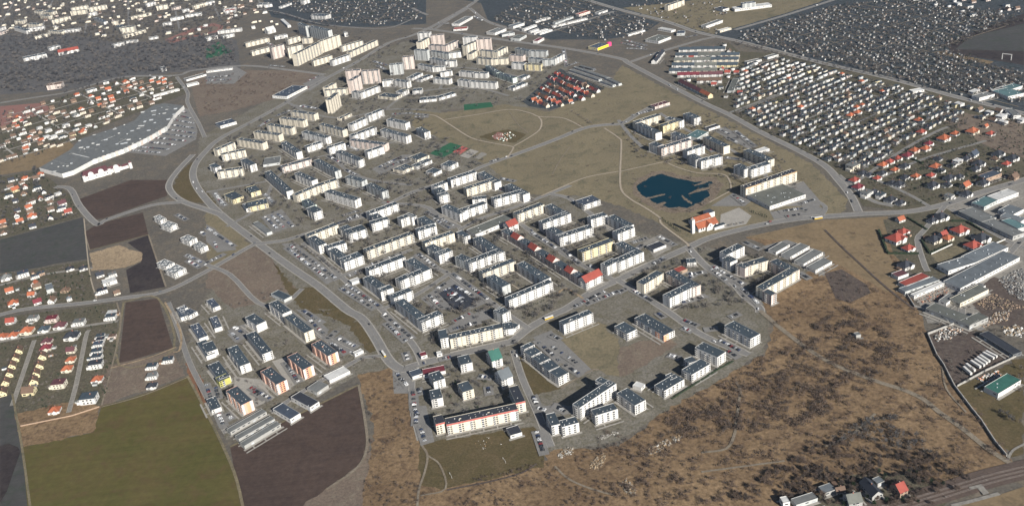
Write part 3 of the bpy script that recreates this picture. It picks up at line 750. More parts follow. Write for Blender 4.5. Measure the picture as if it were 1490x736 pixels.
    if hall:
        kind = cat or ('hall' if f > 1 else 'low shed'); lab = f'{size}{WALLW[wc]} {kind} with {ROOFW[rc]} {pl}'
        kc = 'hall' if f > 1 else 'shed'
    else:
        kc = cat or ('tower block' if f >= 9 else 'apartment block'); kd = 'tower slab' if f >= 9 else 'block' if f > 2 else 'building'
        lab = f'{size}{WALLW[wc]} {FLW.get(f, "tall")} {kd} with {ROOFW[rc]} {pl}'
        extra = {'a': 'orange-striped ', 'r': 'red-banded ', 'o': 'brown-banded ', 'k': 'orange-cornered '}
        for q, s in extra.items():
            if q in fl: lab = s + lab
    lab = label or lab
    tag(e, ' '.join(lab.split()[:16]), kc, ('halls ' if hall else 'flats ') + pl)
    BUILT.append((e, L, size))
    return e

BLOCKS = """
@10
465 345 555 320 12 11 P
580 345 690 320 12 10 C
640 390 815 303 12 11 C
817 298 955 250 12 11 C
650 168 708 190 11 11 G
735 190 868 222 12 11 G
280 312 450 272 12 4 C
325 372 468 335 12 4 C
580 285 670 260 12 5 C
490 265 580 248 12 3 W
680 278 745 275 12 5 C
765 437 900 397 12 5 C
900 435 1028 392 12 5 W
1030 375 1225 287 12 5 C
965 335 1120 292 12 5 C
985 237 1010 232 12 4 W
745 112 845 118 25 4 W
360 38 430 32 25 3 W
990 510 1095 503 12 11 P
1040 578 1105 540 12 11 P
1105 512 1225 505 12 11 P
860 628 930 592 11 5 C
838 650 1003 636 11 5 C
1035 655 1100 668 11 5 W
1102 668 1240 615 11 5 W
1305 467 1398 458 12 9 G
1398 412 1475 405 12 11 P
1255 582 1330 575 12 5 W
1335 575 1432 590 12 5 W
1225 685 1348 700 22 2 C
1352 655 1400 662 20 3 W
1402 648 1442 640 14 3 Y
575 690 720 615 42 2 W:b:h
0 510 185 487 10 1 W:g:h
@20
35 240 125 235 12 11 W
58 305 125 268 12 9 C
127 258 222 250 12 11 P
112 325 238 332 12 6 P
240 330 330 290 12 6 P
358 270 452 268 12 11 W
380 330 452 300 12 9 C
456 285 555 280 12 11 P
420 388 470 357 12 5 C
472 362 600 375 12 5 C
602 375 680 335 12 5 C
10 360 100 365 12 9 G
122 367 258 387 11 5 G
260 384 346 372 11 5 W
120 417 235 442 11 5 W
237 442 310 438 11 5 W
35 462 140 482 11 4 W
142 484 226 480 11 4 W
455 417 560 427 11 5 C
562 427 680 420 11 5 C
690 397 790 402 11 5 P
730 347 828 367 11 5 G
830 367 955 370 11 5 G
825 417 922 427 11 5 G
925 432 1018 427 11 5 G
1020 422 1086 387 11 5 W
705 452 798 458 11 5 W
800 462 916 466 11 5 Y
520 472 600 522 11 4 T
602 524 716 562 11 4 T
780 562 840 537 16 2 W
0 560 75 522 16 2 W
60 572 145 537 16 2 W
200 522 285 507 12 4 W
145 562 260 572 12 4 W
330 512 428 522 11 4 W
430 524 530 527 11 4 W
320 572 398 582 11 5 W
400 584 592 595 11 5 W
720 632 822 592 16 2 W
0 652 66 646 18 3 W
50 718 170 707 20 2 W
190 702 312 667 16 2 W
335 172 432 118 24 2 W:g:h
292 212 388 205 22 1 W:r:h
590 237 670 205 30 2 W:g:h
640 250 730 235 22 2 G:g:h
765 278 815 250 26 2 G:m:h
895 295 940 270 14 2 W:c:h
800 212 890 178 9 1 W:v:h
845 228 905 208 9 1 W:v:h
870 238 970 208 9 1 W:v:h
910 240 1000 212 9 1 W:v:h
880 155 985 125 10 1 W:g:h
1000 190 1250 130 8 1 W:g:h
1020 165 1150 120 10 1 G:g:h
1190 105 1270 80 14 2 P:r:h
1330 95 1395 72 14 1 W:g:h
1322 345 1402 315 30 2 Y:b:hy
720 190 800 165 20 2 W:l:h
1190 470 1288 495 8 1 K:g:h
1120 500 1330 570 8 1 G:g:h
1150 480 1390 560 8 1 G:g:h
1340 580 1430 610 8 1 G:g:h
1380 560 1472 600 8 1 G:g:h
@30
355 42 470 2 12 5 C
745 70 790 58 30 2 W:k:h
830 68 1095 35 26 2 W:v:h
885 30 980 18 14 6 G:b
625 188 745 145 16 2 W:g:h
725 222 805 200 12 1 C:v:h
285 297 375 262 40 2 W:m:h
415 240 470 238 25 2 G:b:h
280 205 375 222 16 1 W:v:h
70 250 190 215 8 1 W:g:h
430 357 590 352 10 2 W:d:g
592 352 760 350 10 2 W:d:g
405 397 565 395 10 2 W:d:g
567 395 728 395 10 2 W:m:g
730 395 862 393 10 2 C:d:g
395 432 525 430 10 2 C:m:g
527 430 655 427 10 2 W:m:g
660 427 856 425 10 2 C:d:g
380 467 540 467 10 2 W:d:g
542 467 700 466 10 2 W:m:g
702 466 850 464 10 2 Y:d:g
360 507 520 507 10 2 W:d:g
522 507 700 505 10 2 C:m:g
420 537 575 534 10 2 W:c:g
577 534 742 530 10 2 W:u:g
560 577 735 575 10 2 W:w:g
425 580 500 618 10 2 P:u:g
502 619 575 655 10 2 W:u:g
577 656 640 686 10 2 Y:o:g
268 440 300 405 10 2 W:k:g
300 400 330 365 10 2 W:k:g
920 448 1022 425 12 1 W:g:h
1065 412 1142 390 12 1 W:g:h
820 650 860 560 12 1 G:m:h
@40
1105 700 1215 672 18 2 W:g:h
1330 640 1415 612 20 2 W:t:h
1230 655 1320 620 12 1 W:g:h
630 655 712 640 12 1 W:v:h
1060 660 1110 640 10 1 W:v:h
1310 690 1423 665 40 2 W:t:h
@11
100 165 215 132 30 2 W:b:h
600 62 768 84 12 5 C
520 110 690 130 12 5 C
428 157 605 184 12 5 C
335 207 515 232 12 5 C
215 260 400 290 12 5 C
80 337 205 282 12 5 C
108 372 280 336 12 5 C
62 465 105 450 24 4 W
75 494 257 470 12 5 C
313 447 358 432 42 5 W
405 442 522 425 36 1 G:g:h
532 282 642 356 11 5 W
540 462 752 402 13 4 P
416 492 572 634 11 5 W
626 502 752 558 11 5 W
766 410 918 492 11 5 G
645 660 790 598 12 5 C
792 597 942 547 12 5 C
842 632 1060 697 12 5 W
680 207 852 252 12 5 W
800 152 972 198 11 5 C
960 112 1040 74 10 2 C
1040 157 1150 107 12 5 W
1160 92 1268 47 12 5 W
1045 237 1216 174 12 5 W
1285 120 1420 148 12 5 W
1240 192 1424 243 12 5 W
720 317 830 282 12 4 W
875 322 992 287 12 5 W
920 347 1085 414 12 5 W
1020 267 1272 300 12 5 P
1152 352 1268 312 12 5 W
990 527 1110 562 11 5 G
1140 582 1255 637 11 5 G
190 692 266 664 34 3 Y
320 642 388 622 30 3 Y
300 747 440 715 24 3 Y
680 695 740 740 11 4 T
1410 483 1480 455 24 2 C
1332 470 1408 485 14 2 C
@21
22 182 85 214 12 5 W
35 407 120 372 24 2 C
265 454 326 422 20 3 W
155 504 210 477 20 2 W
30 455 140 407 14 2 W
274 552 460 492 12 5 W
466 500 585 572 12 5 W
386 617 602 547 12 5 C
582 692 804 632 12 5 W
658 588 790 657 12 5 W
160 602 250 566 11 5 W
150 612 206 657 12 5 G
192 668 262 650 12 5 W
428 692 530 680 12 4 W
1222 730 1342 690 22 3 W:b
@31
130 142 302 87 12 5 C
117 147 265 218 12 5 W
318 167 442 127 12 5 Y
330 110 436 135 12 5 W
460 78 540 112 14 5 W
370 217 480 252 12 5 W
215 292 275 312 14 5 W
306 327 526 262 12 5 P
492 347 616 307 12 5 W
488 372 552 407 13 5 W
590 417 744 382 12 5 W
562 250 642 205 24 2 G:t:h
602 242 750 314 12 5 C
890 337 1068 412 12 5 C
822 447 896 478 13 5 W
946 478 1092 432 12 5 W
1000 350 1078 325 12 1 W:v:h
1080 737 1336 652 52 2 W:m:h
260 28 366 -5 14 2 P:u
645 185 725 160 12 1 W:k:h
@P
1085.3 274 1159.8 249.2 12 6 C:k:o
481 145.5 493.5 134.5 11 11 C
233 321 242 317.5 24 3 W:v:s
246 331 258 325.5 24 3 W:v:s
@02
1350 252 1406 226 24 3 W:v:s
1428 302 1482 280 24 3 W:v:s
1185 432 1246 402 24 3 W:v:s
1242 482 1327 442 24 3 W:v:s
735 555 832 525 14 2 W:v
330 600 380 585 22 2 G:l:h
@12
285 20 440 -25 26 2 W:d:h
335 118 432 192 9 1 G:g:h
730 217 942 132 12 5 C
722 225 802 284 12 5 W
946 152 1018 200 14 5 G
1020 203 1147 162 20 5 W
870 302 1000 262 12 5 W
872 312 976 388 11 5 G
986 403 1122 352 17 5 W
1166 57 1372 -18 12 5 W
1172 62 1238 112 11 5 W
1180 128 1306 92 12 5 W
1390 97 1482 62 12 5 W
1146 323 1482 197 12 5 C
1162 462 1422 362 12 5 W
1116 513 1228 593 12 5 W
1246 613 1337 582 12 5 W
1386 537 1475 495 12 5 W
1040 545 1102 522 10 1 W:v:h
1340 657 1475 602 12 5 W
1346 680 1526 822 12 5 W
766 50 828 28 26 5 W
556 668 610 640 32 1 G:d:h
445 692 545 770 12 5 W
@22
90 267 300 192 11 5 C
96 288 186 338 12 5 G
190 353 286 316 12 5 W
372 222 413 206 22 4 W
430 228 605 345 12 5 W
402 413 642 322 12 5 W
302 363 398 405 12 5 G
502 482 737 392 11 5 C
527 507 641 578 12 5 G
743 412 932 532 12 5 W
40 182 172 142 12 5 W
32 88 112 138 13 5 G
-5 82 32 68 12 5 W
-10 510 102 462 12 5 W
205 2 337 58 12 5 W
345 43 532 -20 12 5 W
450 202 716 92 24 2 W:m:h
750 62 942 -12 12 5 C
946 -2 1060 62 12 5 W
932 127 1132 52 12 5 W
952 162 1042 210 12 5 W
1052 228 1292 152 12 5 W
1275 97 1392 63 12 5 W
1212 332 1442 247 12 5 Y
1392 432 1478 386 12 5 W
628 172 700 212 11 4 P
702 213 748 240 11 4 P:r:g
752 243 820 283 11 4 P
824 287 870 318 11 4 P:r:g
874 320 950 368 11 4 P
955 372 1000 400 11 4 P:r:g
1004 402 1080 450 11 4 P
1084 454 1128 480 11 4 P:r:g
1132 482 1205 525 11 4 P
690 150 756 122 14 4 W:r:g
1238 545 1358 487 14 4 W:r:g
@P
589 379 615 396 13 5 W
894.5 354.5 926 371 12 5 W
883.5 315.5 912 330.5 12 5 W
740.4 437 804.2 410.2 10 5 W
@32
-5 200 116 152 12 5 W
-5 405 162 332 12 5 W
182 560 323 477 12 5 C
332 473 530 585 12 5 P
366 658 551 567 12 5 W
772 348 900 286 12 5 W
737 372 797 402 12 5 W
836 420 903 445 12 5 P
906 437 1072 387 12 5 C
1077 393 1240 475 12 5 P
1125 328 1222 272 13 1 W:g:h
1225 363 1364 284 15 1 W:g:h
1322 412 1460 328 15 1 W:g:h
1407 457 1525 392 15 1 W:g:h
490 405 556 400 12 2 W
250 310 340 275 16 1 W:k:h
430 470 492 445 12 1 B:r:h
@P
1112 421.8 1162 393.3 12 5 C
1122.5 430 1130.2 426.2 14 5 P
@42
585 570 752 500 13 1 W:r:h
525 505 600 478 12 1 W:u:h
575 610 820 525 11 1 G:l:h
640 640 860 545 6 1 W:v:h
970 585 1395 362 24 2 W:l:h
1080 400 1312 292 22 2 W:l:h
885 460 1080 400 20 2 W:l:h
968 692 1172 592 15 2 C:m:h
1000 640 1150 565 10 1 W:g:h
955 35 1120 112 26 2 M:g:h
1122 112 1345 215 20 2 M:g:h
1252 68 1400 110 14 2 W:l:h
1260 100 1380 160 16 2 G:t:h
1345 60 1423 20 22 2 W:l:h
870 690 940 640 10 1 W:g:h
@41
1235 693 1386 637 18 2 W:v:h
1140 740 1237 692 20 2 G:t:h
1155 540 1265 500 16 2 B:b:h
1290 40 1350 90 12 2 W:g:h
@03
1355 115 1420 210 11 2 W:b
1295 20 1350 45 12 2 W:b
1405 235 1472 335 11 2 W:d
1280 10 1340 -15 10 2 W:b
@P
257 449 263 462 9 2 W:b
300 437 310 448 9 2 W:b
305 462 312 478 9 2 W:b
@13
275 57 358 114 13 4 W
283 177 400 322 12 4 W
553 52 700 170 12 5 C
150 277 240 407 12 4 W
5 308 80 282 24 3 W
10 397 90 502 13 3 W
92 517 170 482 11 3 L
748 247 868 334 13 5 O:d:a
575 337 690 432 13 5 O:d:a
385 442 500 537 13 5 O:d:a
140 580 250 684 13 5 O:d:a
880 507 1026 437 15 1 W:v:h
790 592 872 537 18 1 M:g:h
740 698 806 656 36 2 W:k:h
1060 318 1122 290 6 1 W:v:h
0 640 40 720 10 2 W
@14
607 97 680 52 34 2 W:b:h
175 190 435 42 9 1 M:g:h
235 240 495 92 9 1 M:g:h
275 290 537 132 9 1 M:g:h
@23
200 212 258 200 20 5 W
268 213 642 130 11 5 C
650 147 722 136 16 3 W
725 140 765 105 16 2 W
66 97 216 32 12 5 W
646 37 700 12 14 5 W
576 8 640 38 12 5 G
770 265 800 285 14 4 W
792 298 848 336 14 4 W
852 342 908 384 14 4 W
912 390 972 438 14 4 W
975 444 1042 488 14 4 W
346 397 428 377 18 4 W
570 368 642 344 18 4 W:n:g
640 505 716 474 17 4 W:l:g
152 518 232 492 18 4 W
138 645 216 628 18 4 W
360 592 438 567 18 4 C
0 480 75 455 13 1 W:b:h
78 468 237 436 13 1 W:c:h
62 335 106 322 9 1 W:c:h
175 320 212 312 6 1 W:v:h
738 668 806 652 30 5 C:k:r
@P
820.1 472.4 862.9 455.1 10 5 W
633.9 617 647.2 613.6 14 5 C:k:r
843.4 593 896.8 557.5 10 5 W:d:n
866 552.4 884 561.5 8 5 W:d:n
897.2 571.4 923.7 589.7 14 4 W:d:n
866 604.7 899 594.5 11 4 W:d:n
802.4 619.3 815.5 616.1 20 4 W:d:n
817.9 621 842.3 614.4 11 4 W:d:n
1053.9 473.4 1092 493 15 4 W:d:n
@24
246 136 762 25 11 5 C:k:rm
708 215 792 190 14 1 W:k:h
@33
112 62 322 187 16 3 W:d:k
60 175 132 140 22 3 W:d:n
545 270 706 342 14 4 W:d:n
522 467 656 388 14 3 W:d:n
502 385 560 365 10 3 W:d:n
325 582 470 497 14 3 W:d:n
375 500 420 480 10 3 W:d:n
100 540 160 560 9 1 W:v:h
@43
1240 600 1403 502 16 2 W:n:h
1105 172 1345 322 12 1 K:k:h
722 -10 1035 115 18 2 M:m:h
1035 115 1170 55 14 2 M:m:h
225 185 260 178 6 1 M:g:h
@44
255 560 350 665 10 2 M:k:g
555 640 612 615 12 2 B:r:g
180 718 280 700 12 2 M:m:g
0 640 85 610 10 1 M:l:h
390 570 440 550 8 1 M:l:h
@34
1190 700 1240 690 8 2 W:v:h
1285 715 1440 665 9 1 G:g:h
@00
100 152 158 150 20 4 C
188 172 266 178 18 4 C
240 82 288 85 20 4 C
302 84 364 90 20 4 C
95 195 185 222 14 4 W
188 208 312 190 14 4 W
280 110 345 118 14 4 C
370 148 500 118 14 5 C
505 62 628 40 14 5 C
500 85 610 72 14 5 C
630 60 760 38 14 5 C
640 95 688 88 14 4 W
415 225 565 208 14 3 W
250 265 360 238 12 3 C
340 222 440 230 12 3 C
820 185 850 200 20 6 C
855 205 955 192 20 6 C
890 255 1040 212 12 3 C
795 158 840 152 14 4 C
1115 48 1195 35 18 5 C
1040 30 1110 15 14 4 W
1385 45 1472 20 14 4 C
1160 170 1220 162 12 3 W
1215 135 1310 118 14 3 W
1320 110 1435 95 16 3 W
1240 60 1290 45 14 3 P
1300 75 1350 65 14 3 W
935 125 1080 92 12 3 C
970 70 1015 62 12 3 C
665 130 740 160 12 3 W
0 205 40 190 14 4 W
0 235 60 212 14 3 P
165 420 235 405 22 3 W
237 405 330 385 22 4 W
350 345 430 325 16 3 W
415 378 560 350 14 3 W:r:g
810 322 885 302 12 3 W
880 300 975 290 12 2 W
1060 275 1130 262 14 2 W
330 615 435 600 22 4 P:w
1150 490 1185 482 16 3 W
735 590 775 582 14 2 W
620 650 690 632 14 2 W
1095 685 1280 635 8 1 W:v:h
1330 570 1472 530 18 1 W:g:h
1335 610 1420 590 14 1 W:v:h
@10
130 80 200 72 20 4 W:r
0 20 60 10 16 4 W
410 40 470 30 16 3 W
535 50 610 22 10 2 W
690 10 740 -5 14 4 W
80 225 250 205 12 3 W
0 275 80 255 12 3 W
120 260 200 240 12 3 W
440 225 495 210 20 3 W:v:g
530 140 580 185 10 2 W:v:h
120 72 215 55 14 3 W
"""
ti = (-1, -1)
for ln in BLOCKS.strip().splitlines():
    if ln[0] == '@':
        ti = (-1, -1) if ln[1] == 'P' else (int(ln[1]), int(ln[2])); continue
    q = ln.split(); x1, y1, x2, y2 = map(float, q[:4])
    p1 = tile(*ti, x1, y1); p2 = tile(*ti, x2, y2)
    block(*p1, *p2, float(q[4]), int(q[5]), q[6])

# look-alikes that differ in length are told apart by it
grp = {}
for e, L, size in BUILT: grp.setdefault(e['label'], []).append((L, e, size))
ORD = ['longest', 'second-longest', 'third-longest', 'fourth-longest', 'fifth-longest', 'sixth-longest', 'seventh-longest']
for lab, q in grp.items():
    n = len(q)
    if n < 2 or n > 7: continue
    q.sort(key=lambda a: -a[0])
    if min(q[k][0] / q[k + 1][0] for k in range(n - 1)) < 1.04: continue
    for k, (L, e, size) in enumerate(q):
        w = ('longer', 'shorter')[k] if n == 2 else 'shortest' if k == n - 1 else ORD[k]
        rest_ = lab[len(size):] if size else lab
        new = f'{w} {rest_}'
        if len(new.split()) <= 16: e['label'] = new
ap = MB(); az_ = GZ + .01
for k, (x_, y_, a_, d_, r_) in enumerate(FOOT):
    if math.hypot(x_, y_) > 2400: continue
    zz = az_ + (k % 40) * .002; c_, s_ = math.cos(r_), math.sin(r_); e_ = 2.2
    for (xa, xb, ya, yb) in ((-a_ - e_, a_ + e_, -d_ - e_ - 1, -d_ + .1), (-a_ - e_, a_ + e_, d_ - .1, d_ + e_)):
        ap.face([(x_ + p * c_ - q * s_, y_ + p * s_ + q * c_, zz) for p, q in ((xa, ya), (xb, ya), (xb, yb), (xa, yb))], 'paving')
ap.build('block_pavement', None, 'structure')
fpth = MB()
for k, (x_, y_, a_, d_, r_) in enumerate(FOOT):                 # walks along the entrances of the flats, with stubs to the doors
    if math.hypot(x_, y_) > 2300 or a_ < 9 or d_ > 9: continue
    zz = az_ + .1 + (k % 40) * .002; c_, s_ = math.cos(r_), math.sin(r_); sd_ = -1 if k % 3 else 1
    o1 = sd_ * (d_ + 7.5); rects = [(-a_ - 3, a_ + 3, o1 - 1, o1 + 1)]
    for q in np.arange(-a_ + 8, a_ - 4, 15): rects.append((q - .8, q + .8, min(sd_ * d_, o1 - sd_), max(sd_ * d_, o1 - sd_)))
    for (xa, xb, ya, yb) in rects:
        fpth.face([(x_ + p * c_ - q * s_, y_ + p * s_ + q * c_, zz) for p, q in ((xa, ya), (xb, ya), (xb, yb), (xa, yb))], 'paving')
fpth.build('footpaths', None, 'structure')
# ---------------------------------------------------------------- shopping mall
def prism(mb, pts, z0, z1, wm, rm, ins=0.5):
    n = len(pts)
    ar = sum(pts[k][0] * pts[(k + 1) % n][1] - pts[(k + 1) % n][0] * pts[k][1] for k in range(n))
    if ar < 0: pts = pts[::-1]
    for k in range(n):
        a, b_ = pts[k], pts[(k + 1) % n]
        mb.face([(*a, z0), (*b_, z0), (*b_, z1), (*a, z1)], wm)
    mb.face([(*p, z1) for p in pts], rm)
mp_ = [unp(*p, 9.0) for p in pts_of('01 280,462 442,505 520,482 660,408 880,330 1000,275 1090,228 1190,168 1240,85 1312,18 1170,2 1100,15 1020,62 960,125 870,160 780,190 570,260 500,335')]
mc = np.mean(mp_, 0)
mall = empty('shopping_mall', *mc); tag(mall, 'sprawling low shopping mall under one long grey metal roof beside its car park', 'shopping mall')
mb = MB(); prism(mb, [tuple(p - mc) for p in mp_], 0, 9.0, 'white_render', 'grey_sheet_roof'); mb.build('walls', mall)
FOOT.append((mc[0], mc[1], 60, 40, 0))
mr = MB()
for k in range(70):
    p = mp_[0] * 0
    while True:
        px_, py_ = rng.uniform(55, 270), rng.uniform(150, 252)
        if inside(px_, py_, [prj(q[0], q[1], 9.0) for q in mp_]): break
    p = unp(px_, py_, 9.0) - mc; s = rng.uniform(1.2, 4.0)
    mr.box(p[0] - s, p[0] + s, p[1] - s * .6, p[1] + s * .6, 9.0, 9.0 + rng.uniform(.5, 1.8), ['white_sheet_roof', 'grey_sheet_roof', 'vent_metal'][k % 3])
mr.build('rooftop_units', mall, 'stuff')
for txt in ('01 720,270 820,232', '01 840,285 900,255', '01 520,362 640,390', '01 590,300 560,360', '01 380,405 500,440'):
    a, c = [unp(*p, 9.0) - mc for p in pts_of(txt)]
    L_, R_ = ribbon_pts([a, c], 2.6); b2 = MB()
    b2.face([(*L_[0], 9.3), (*R_[0], 9.3), (*R_[1], 9.3), (*L_[1], 9.3)], 'white_sheet_roof' if '520' in txt else 'grey_sheet_roof')
    for q, w2 in ((L_, 0), (R_, 0)): b2.face([(*q[0], 9.0), (*q[1], 9.0), (*q[1], 9.3), (*q[0], 9.3)], 'white_sheet_roof')
    b2.build('skylight_ridge', mall)
F_ = [unp(*p, 9.0) - mc for p in pts_of('01 442,500 520,478 660,404 880,326 1000,271 1090,224 1190,164 1240,85')]
K_ = [unp(*p, 9.0) - mc for p in pts_of('01 290,458 500,338 570,264 780,194 870,164 960,129 1020,66 1100,20')]
for a, c in zip(F_, K_):
    for s_ in (0, .5):
        if s_ and a is F_[-1]: continue
        k = [q is a for q in F_].index(True)
        p0 = a + (F_[k + 1] - a) * s_ if s_ else a; p1 = c + (K_[k + 1] - c) * s_ if s_ else c
        p0, p1 = p0 * .97 + p1 * .03, p1 * .97 + p0 * .03
        L_, R_ = ribbon_pts([p0, p1], .6); b2 = MB()
        b2.face([(*L_[0], 9.25), (*R_[0], 9.25), (*R_[1], 9.25), (*L_[1], 9.25)], 'pale_sheet_roof')
        for q in (L_, R_): b2.face([(*q[0], 9.0), (*q[1], 9.0), (*q[1], 9.25), (*q[0], 9.25)], 'pale_sheet_roof')
        b2.build('roof_gutter', mall)
fr = MB()
fp = [unp(*p, 9.0) - mc for p in pts_of('01 660,408 880,330 1000,275 1090,228 1190,168')]
for k in range(len(fp) - 1):
    L_, R_ = ribbon_pts([fp[k], fp[k + 1]], 3.0)
    n = max(1, int(np.linalg.norm(fp[k + 1] - fp[k]) / 9))
    for s in range(n):
        a, b2 = L_[0] + (L_[1] - L_[0]) * (s + .1) / n, L_[0] + (L_[1] - L_[0]) * (s + .7) / n
        c, d = R_[0] + (R_[1] - R_[0]) * (s + .7) / n, R_[0] + (R_[1] - R_[0]) * (s + .1) / n
        prism(fr, [tuple(a), tuple(b2), tuple(c), tuple(d)], 0.3, 10.2, ['white_render', 'grey_render', 'pinkish_render'][(k + s) % 3], 'concrete')
fr.build('shop_fronts', mall, 'stuff')
# ---------------------------------------------------------------- castle-like inn
def local(o, p): return p
A = unp(*tile(0, 1, 600, 530), 9); B_ = unp(*tile(0, 1, 780, 478), 9)
u = (B_ - A) / np.linalg.norm(B_ - A); L = np.linalg.norm(B_ - A); c = (A + B_) / 2 + np.array([-u[1], u[0]]) * 14
inn = empty('castle_inn', c[0], c[1], math.atan2(u[1], u[0])); tag(inn, 'white castle-like inn with maroon roof, round gables and corner towers', 'inn')
FOOT.append((c[0], c[1], L / 2 + 20, 18, math.atan2(u[1], u[0])))
w = MB(); x = L / 2; w.box(-x, x, -14, 14, 0, 9, 'white_render'); w.box(x, x + 24, -9, 2, 0, 8, 'white_render'); w.box(x + 24, x + 40, -8, 0, 0, 6, 'white_render'); w.build('walls', inn)
r = MB()
for (xa, xb, ya, yb, z0, rh) in ((-x - .5, x + .5, -14.5, 14.5, 9, 7), (x, x + 24, -9.5, 2.5, 8, 4), (x + 24, x + 40, -8.5, .5, 6, 3)):
    ym = (ya + yb) / 2; r.face([(xa, ya, z0), (xb, ya, z0), (xb - 3, ym, z0 + rh), (xa + 3, ym, z0 + rh)], 'purple_brown_roof'); r.face([(xb, yb, z0), (xa, yb, z0), (xa + 3, ym, z0 + rh), (xb - 3, ym, z0 + rh)], 'purple_brown_roof')
    r.face([(xa, yb, z0), (xa, ya, z0), (xa + 3, ym, z0 + rh)], 'purple_brown_roof'); r.face([(xb, ya, z0), (xb, yb, z0), (xb - 3, ym, z0 + rh)], 'purple_brown_roof')
r.build('roof', inn)
for xa in (-x * .45, x * .35, x + 13):
    gm = MB(); pr = [(-5, 0), (5, 0)] + [(5 * math.cos(a), 11 + 4.5 * math.sin(a)) for a in np.linspace(0, math.pi, 9)]
    fpts = [(xa + p[0], -15, p[1]) for p in pr]; bpts = [(xa + p[0], -12, p[1]) for p in pr]
    gm.face(fpts, 'white_render'); gm.face(bpts[::-1], 'white_render')
    for k in range(len(pr)): gm.face([fpts[k - 1], bpts[k - 1], bpts[k], fpts[k]], 'white_render')
    gm.build('round_gable', inn)
for xa in (-x, x, x + 40):
    tm = MB(); n = 10; ring = [(xa + 3.2 * math.cos(2 * math.pi * k / n), -13 + 3.2 * math.sin(2 * math.pi * k / n)) for k in range(n)]
    for k in range(n): tm.face([(*ring[k - 1], 0), (*ring[k], 0), (*ring[k], 12), (*ring[k - 1], 12)], 'white_render'); tm.face([(*ring[k - 1], 12), (*ring[k], 12), (xa, -13, 16)], 'purple_brown_roof')
    tm.build('corner_tower', inn)
wn = MB()
for k in range(int(2 * x / 5)): wn.box(-x + 5 * k + 1.8, -x + 5 * k + 3.2, -14.05, -13.9, 3, 6, 'window_glass')
wn.build('windows', inn, 'stuff')
# ---------------------------------------------------------------- church by the pond
Z9 = lambda x_, y_: (980 + x_ / 12.27, 280 + y_ / 12.27)
A = unp(*Z9(450, 640), 7); B_ = unp(*Z9(880, 500), 7)
u = (B_ - A) / np.linalg.norm(B_ - A); n_ = np.array([-u[1], u[0]]); o_ = A
ch = empty('church', *o_, math.atan2(u[1], u[0])); tag(ch, 'white church with orange-red tiled roofs and a slim square bell tower', 'church')
FOOT.append((*(o_ + u * 18 + n_ * 16), 22, 20, math.atan2(u[1], u[0])))
w = MB(); w.box(0, 34, 0, 16, 0, 6, 'white_render'); w.box(6, 34, 20, 34, 0, 7, 'white_render'); w.box(10, 20, 14, 22, 0, 6, 'white_render')
w.box(22, 42, -8, -1, 0, 4.5, 'white_render', top='dark_bitumen_roof'); w.box(38, 50, 30, 42, 0, 8, 'white_render', top='blue_sheet_roof')
for xa in (18,):                            # front gable facing the road
    w.face([(xa - 6, -3.5, 0), (xa + 6, -3.5, 0), (xa + 6, -3.5, 5.5), (xa + 1.2, -3.5, 10.8), (xa - 1.2, -3.5, 10.8), (xa - 6, -3.5, 5.5)], 'white_render')
    w.box(xa - 6, xa + 6, -3.4, 0, 0, 5.5, 'white_render')
w.build('walls', ch)
r = MB(); T_ = 'orange_tile_roof'
def gab(xa, xb, ya, yb, z0, rh, ov=.7):
    ym = (ya + yb) / 2; k = rh / (ym - ya); e0 = z0 - ov * k
    r.face([(xa - ov, ya - ov, e0), (xb + ov, ya - ov, e0), (xb + ov, ym, z0 + rh), (xa - ov, ym, z0 + rh)], T_)
    r.face([(xb + ov, yb + ov, e0), (xa - ov, yb + ov, e0), (xa - ov, ym, z0 + rh), (xb + ov, ym, z0 + rh)], T_)
gab(0, 34, 0, 16, 6.1, 6); gab(6, 36, 20, 34, 7.1, 4)
r.face([(12, -3.3, 5.6), (18, -3.3, 10.9), (18, 8, 11.9), (12, 8, 8.6)], T_); r.face([(24, -3.3, 5.6), (24, 8, 8.6), (18, 8, 11.9), (18, -3.3, 10.9)], T_)
r.build('roof', ch)
tw = MB(); tw.box(-9.5, -5, 2, 6.5, 0, 21, 'white_render', top='concrete'); t_ = tw.build('bell_tower', ch)
cr = MB(); cr.box(-9.7, -4.8, 1.8, 6.7, 21, 21.8, 'concrete'); cr.box(-7.4, -7.1, 4.1, 4.4, 21.8, 25, 'vent_metal'); cr.box(-8.1, -6.4, 4.1, 4.4, 23.6, 23.9, 'vent_metal'); cr.build('cross', t_)
gw = MB(); n = 10
gw.face([(18 + 1.3 * math.cos(2 * math.pi * k / n), -3.56, 7.4 + 1.2 * math.sin(2 * math.pi * k / n)) for k in range(n)], 'window_glass'); gw.build('round_window', ch)
for xa in (4, 7.5, 28):
    q = MB(); q.box(xa, xa + 2, -.06, .05, 2, 5.5, 'window_glass'); q.build('window', ch)
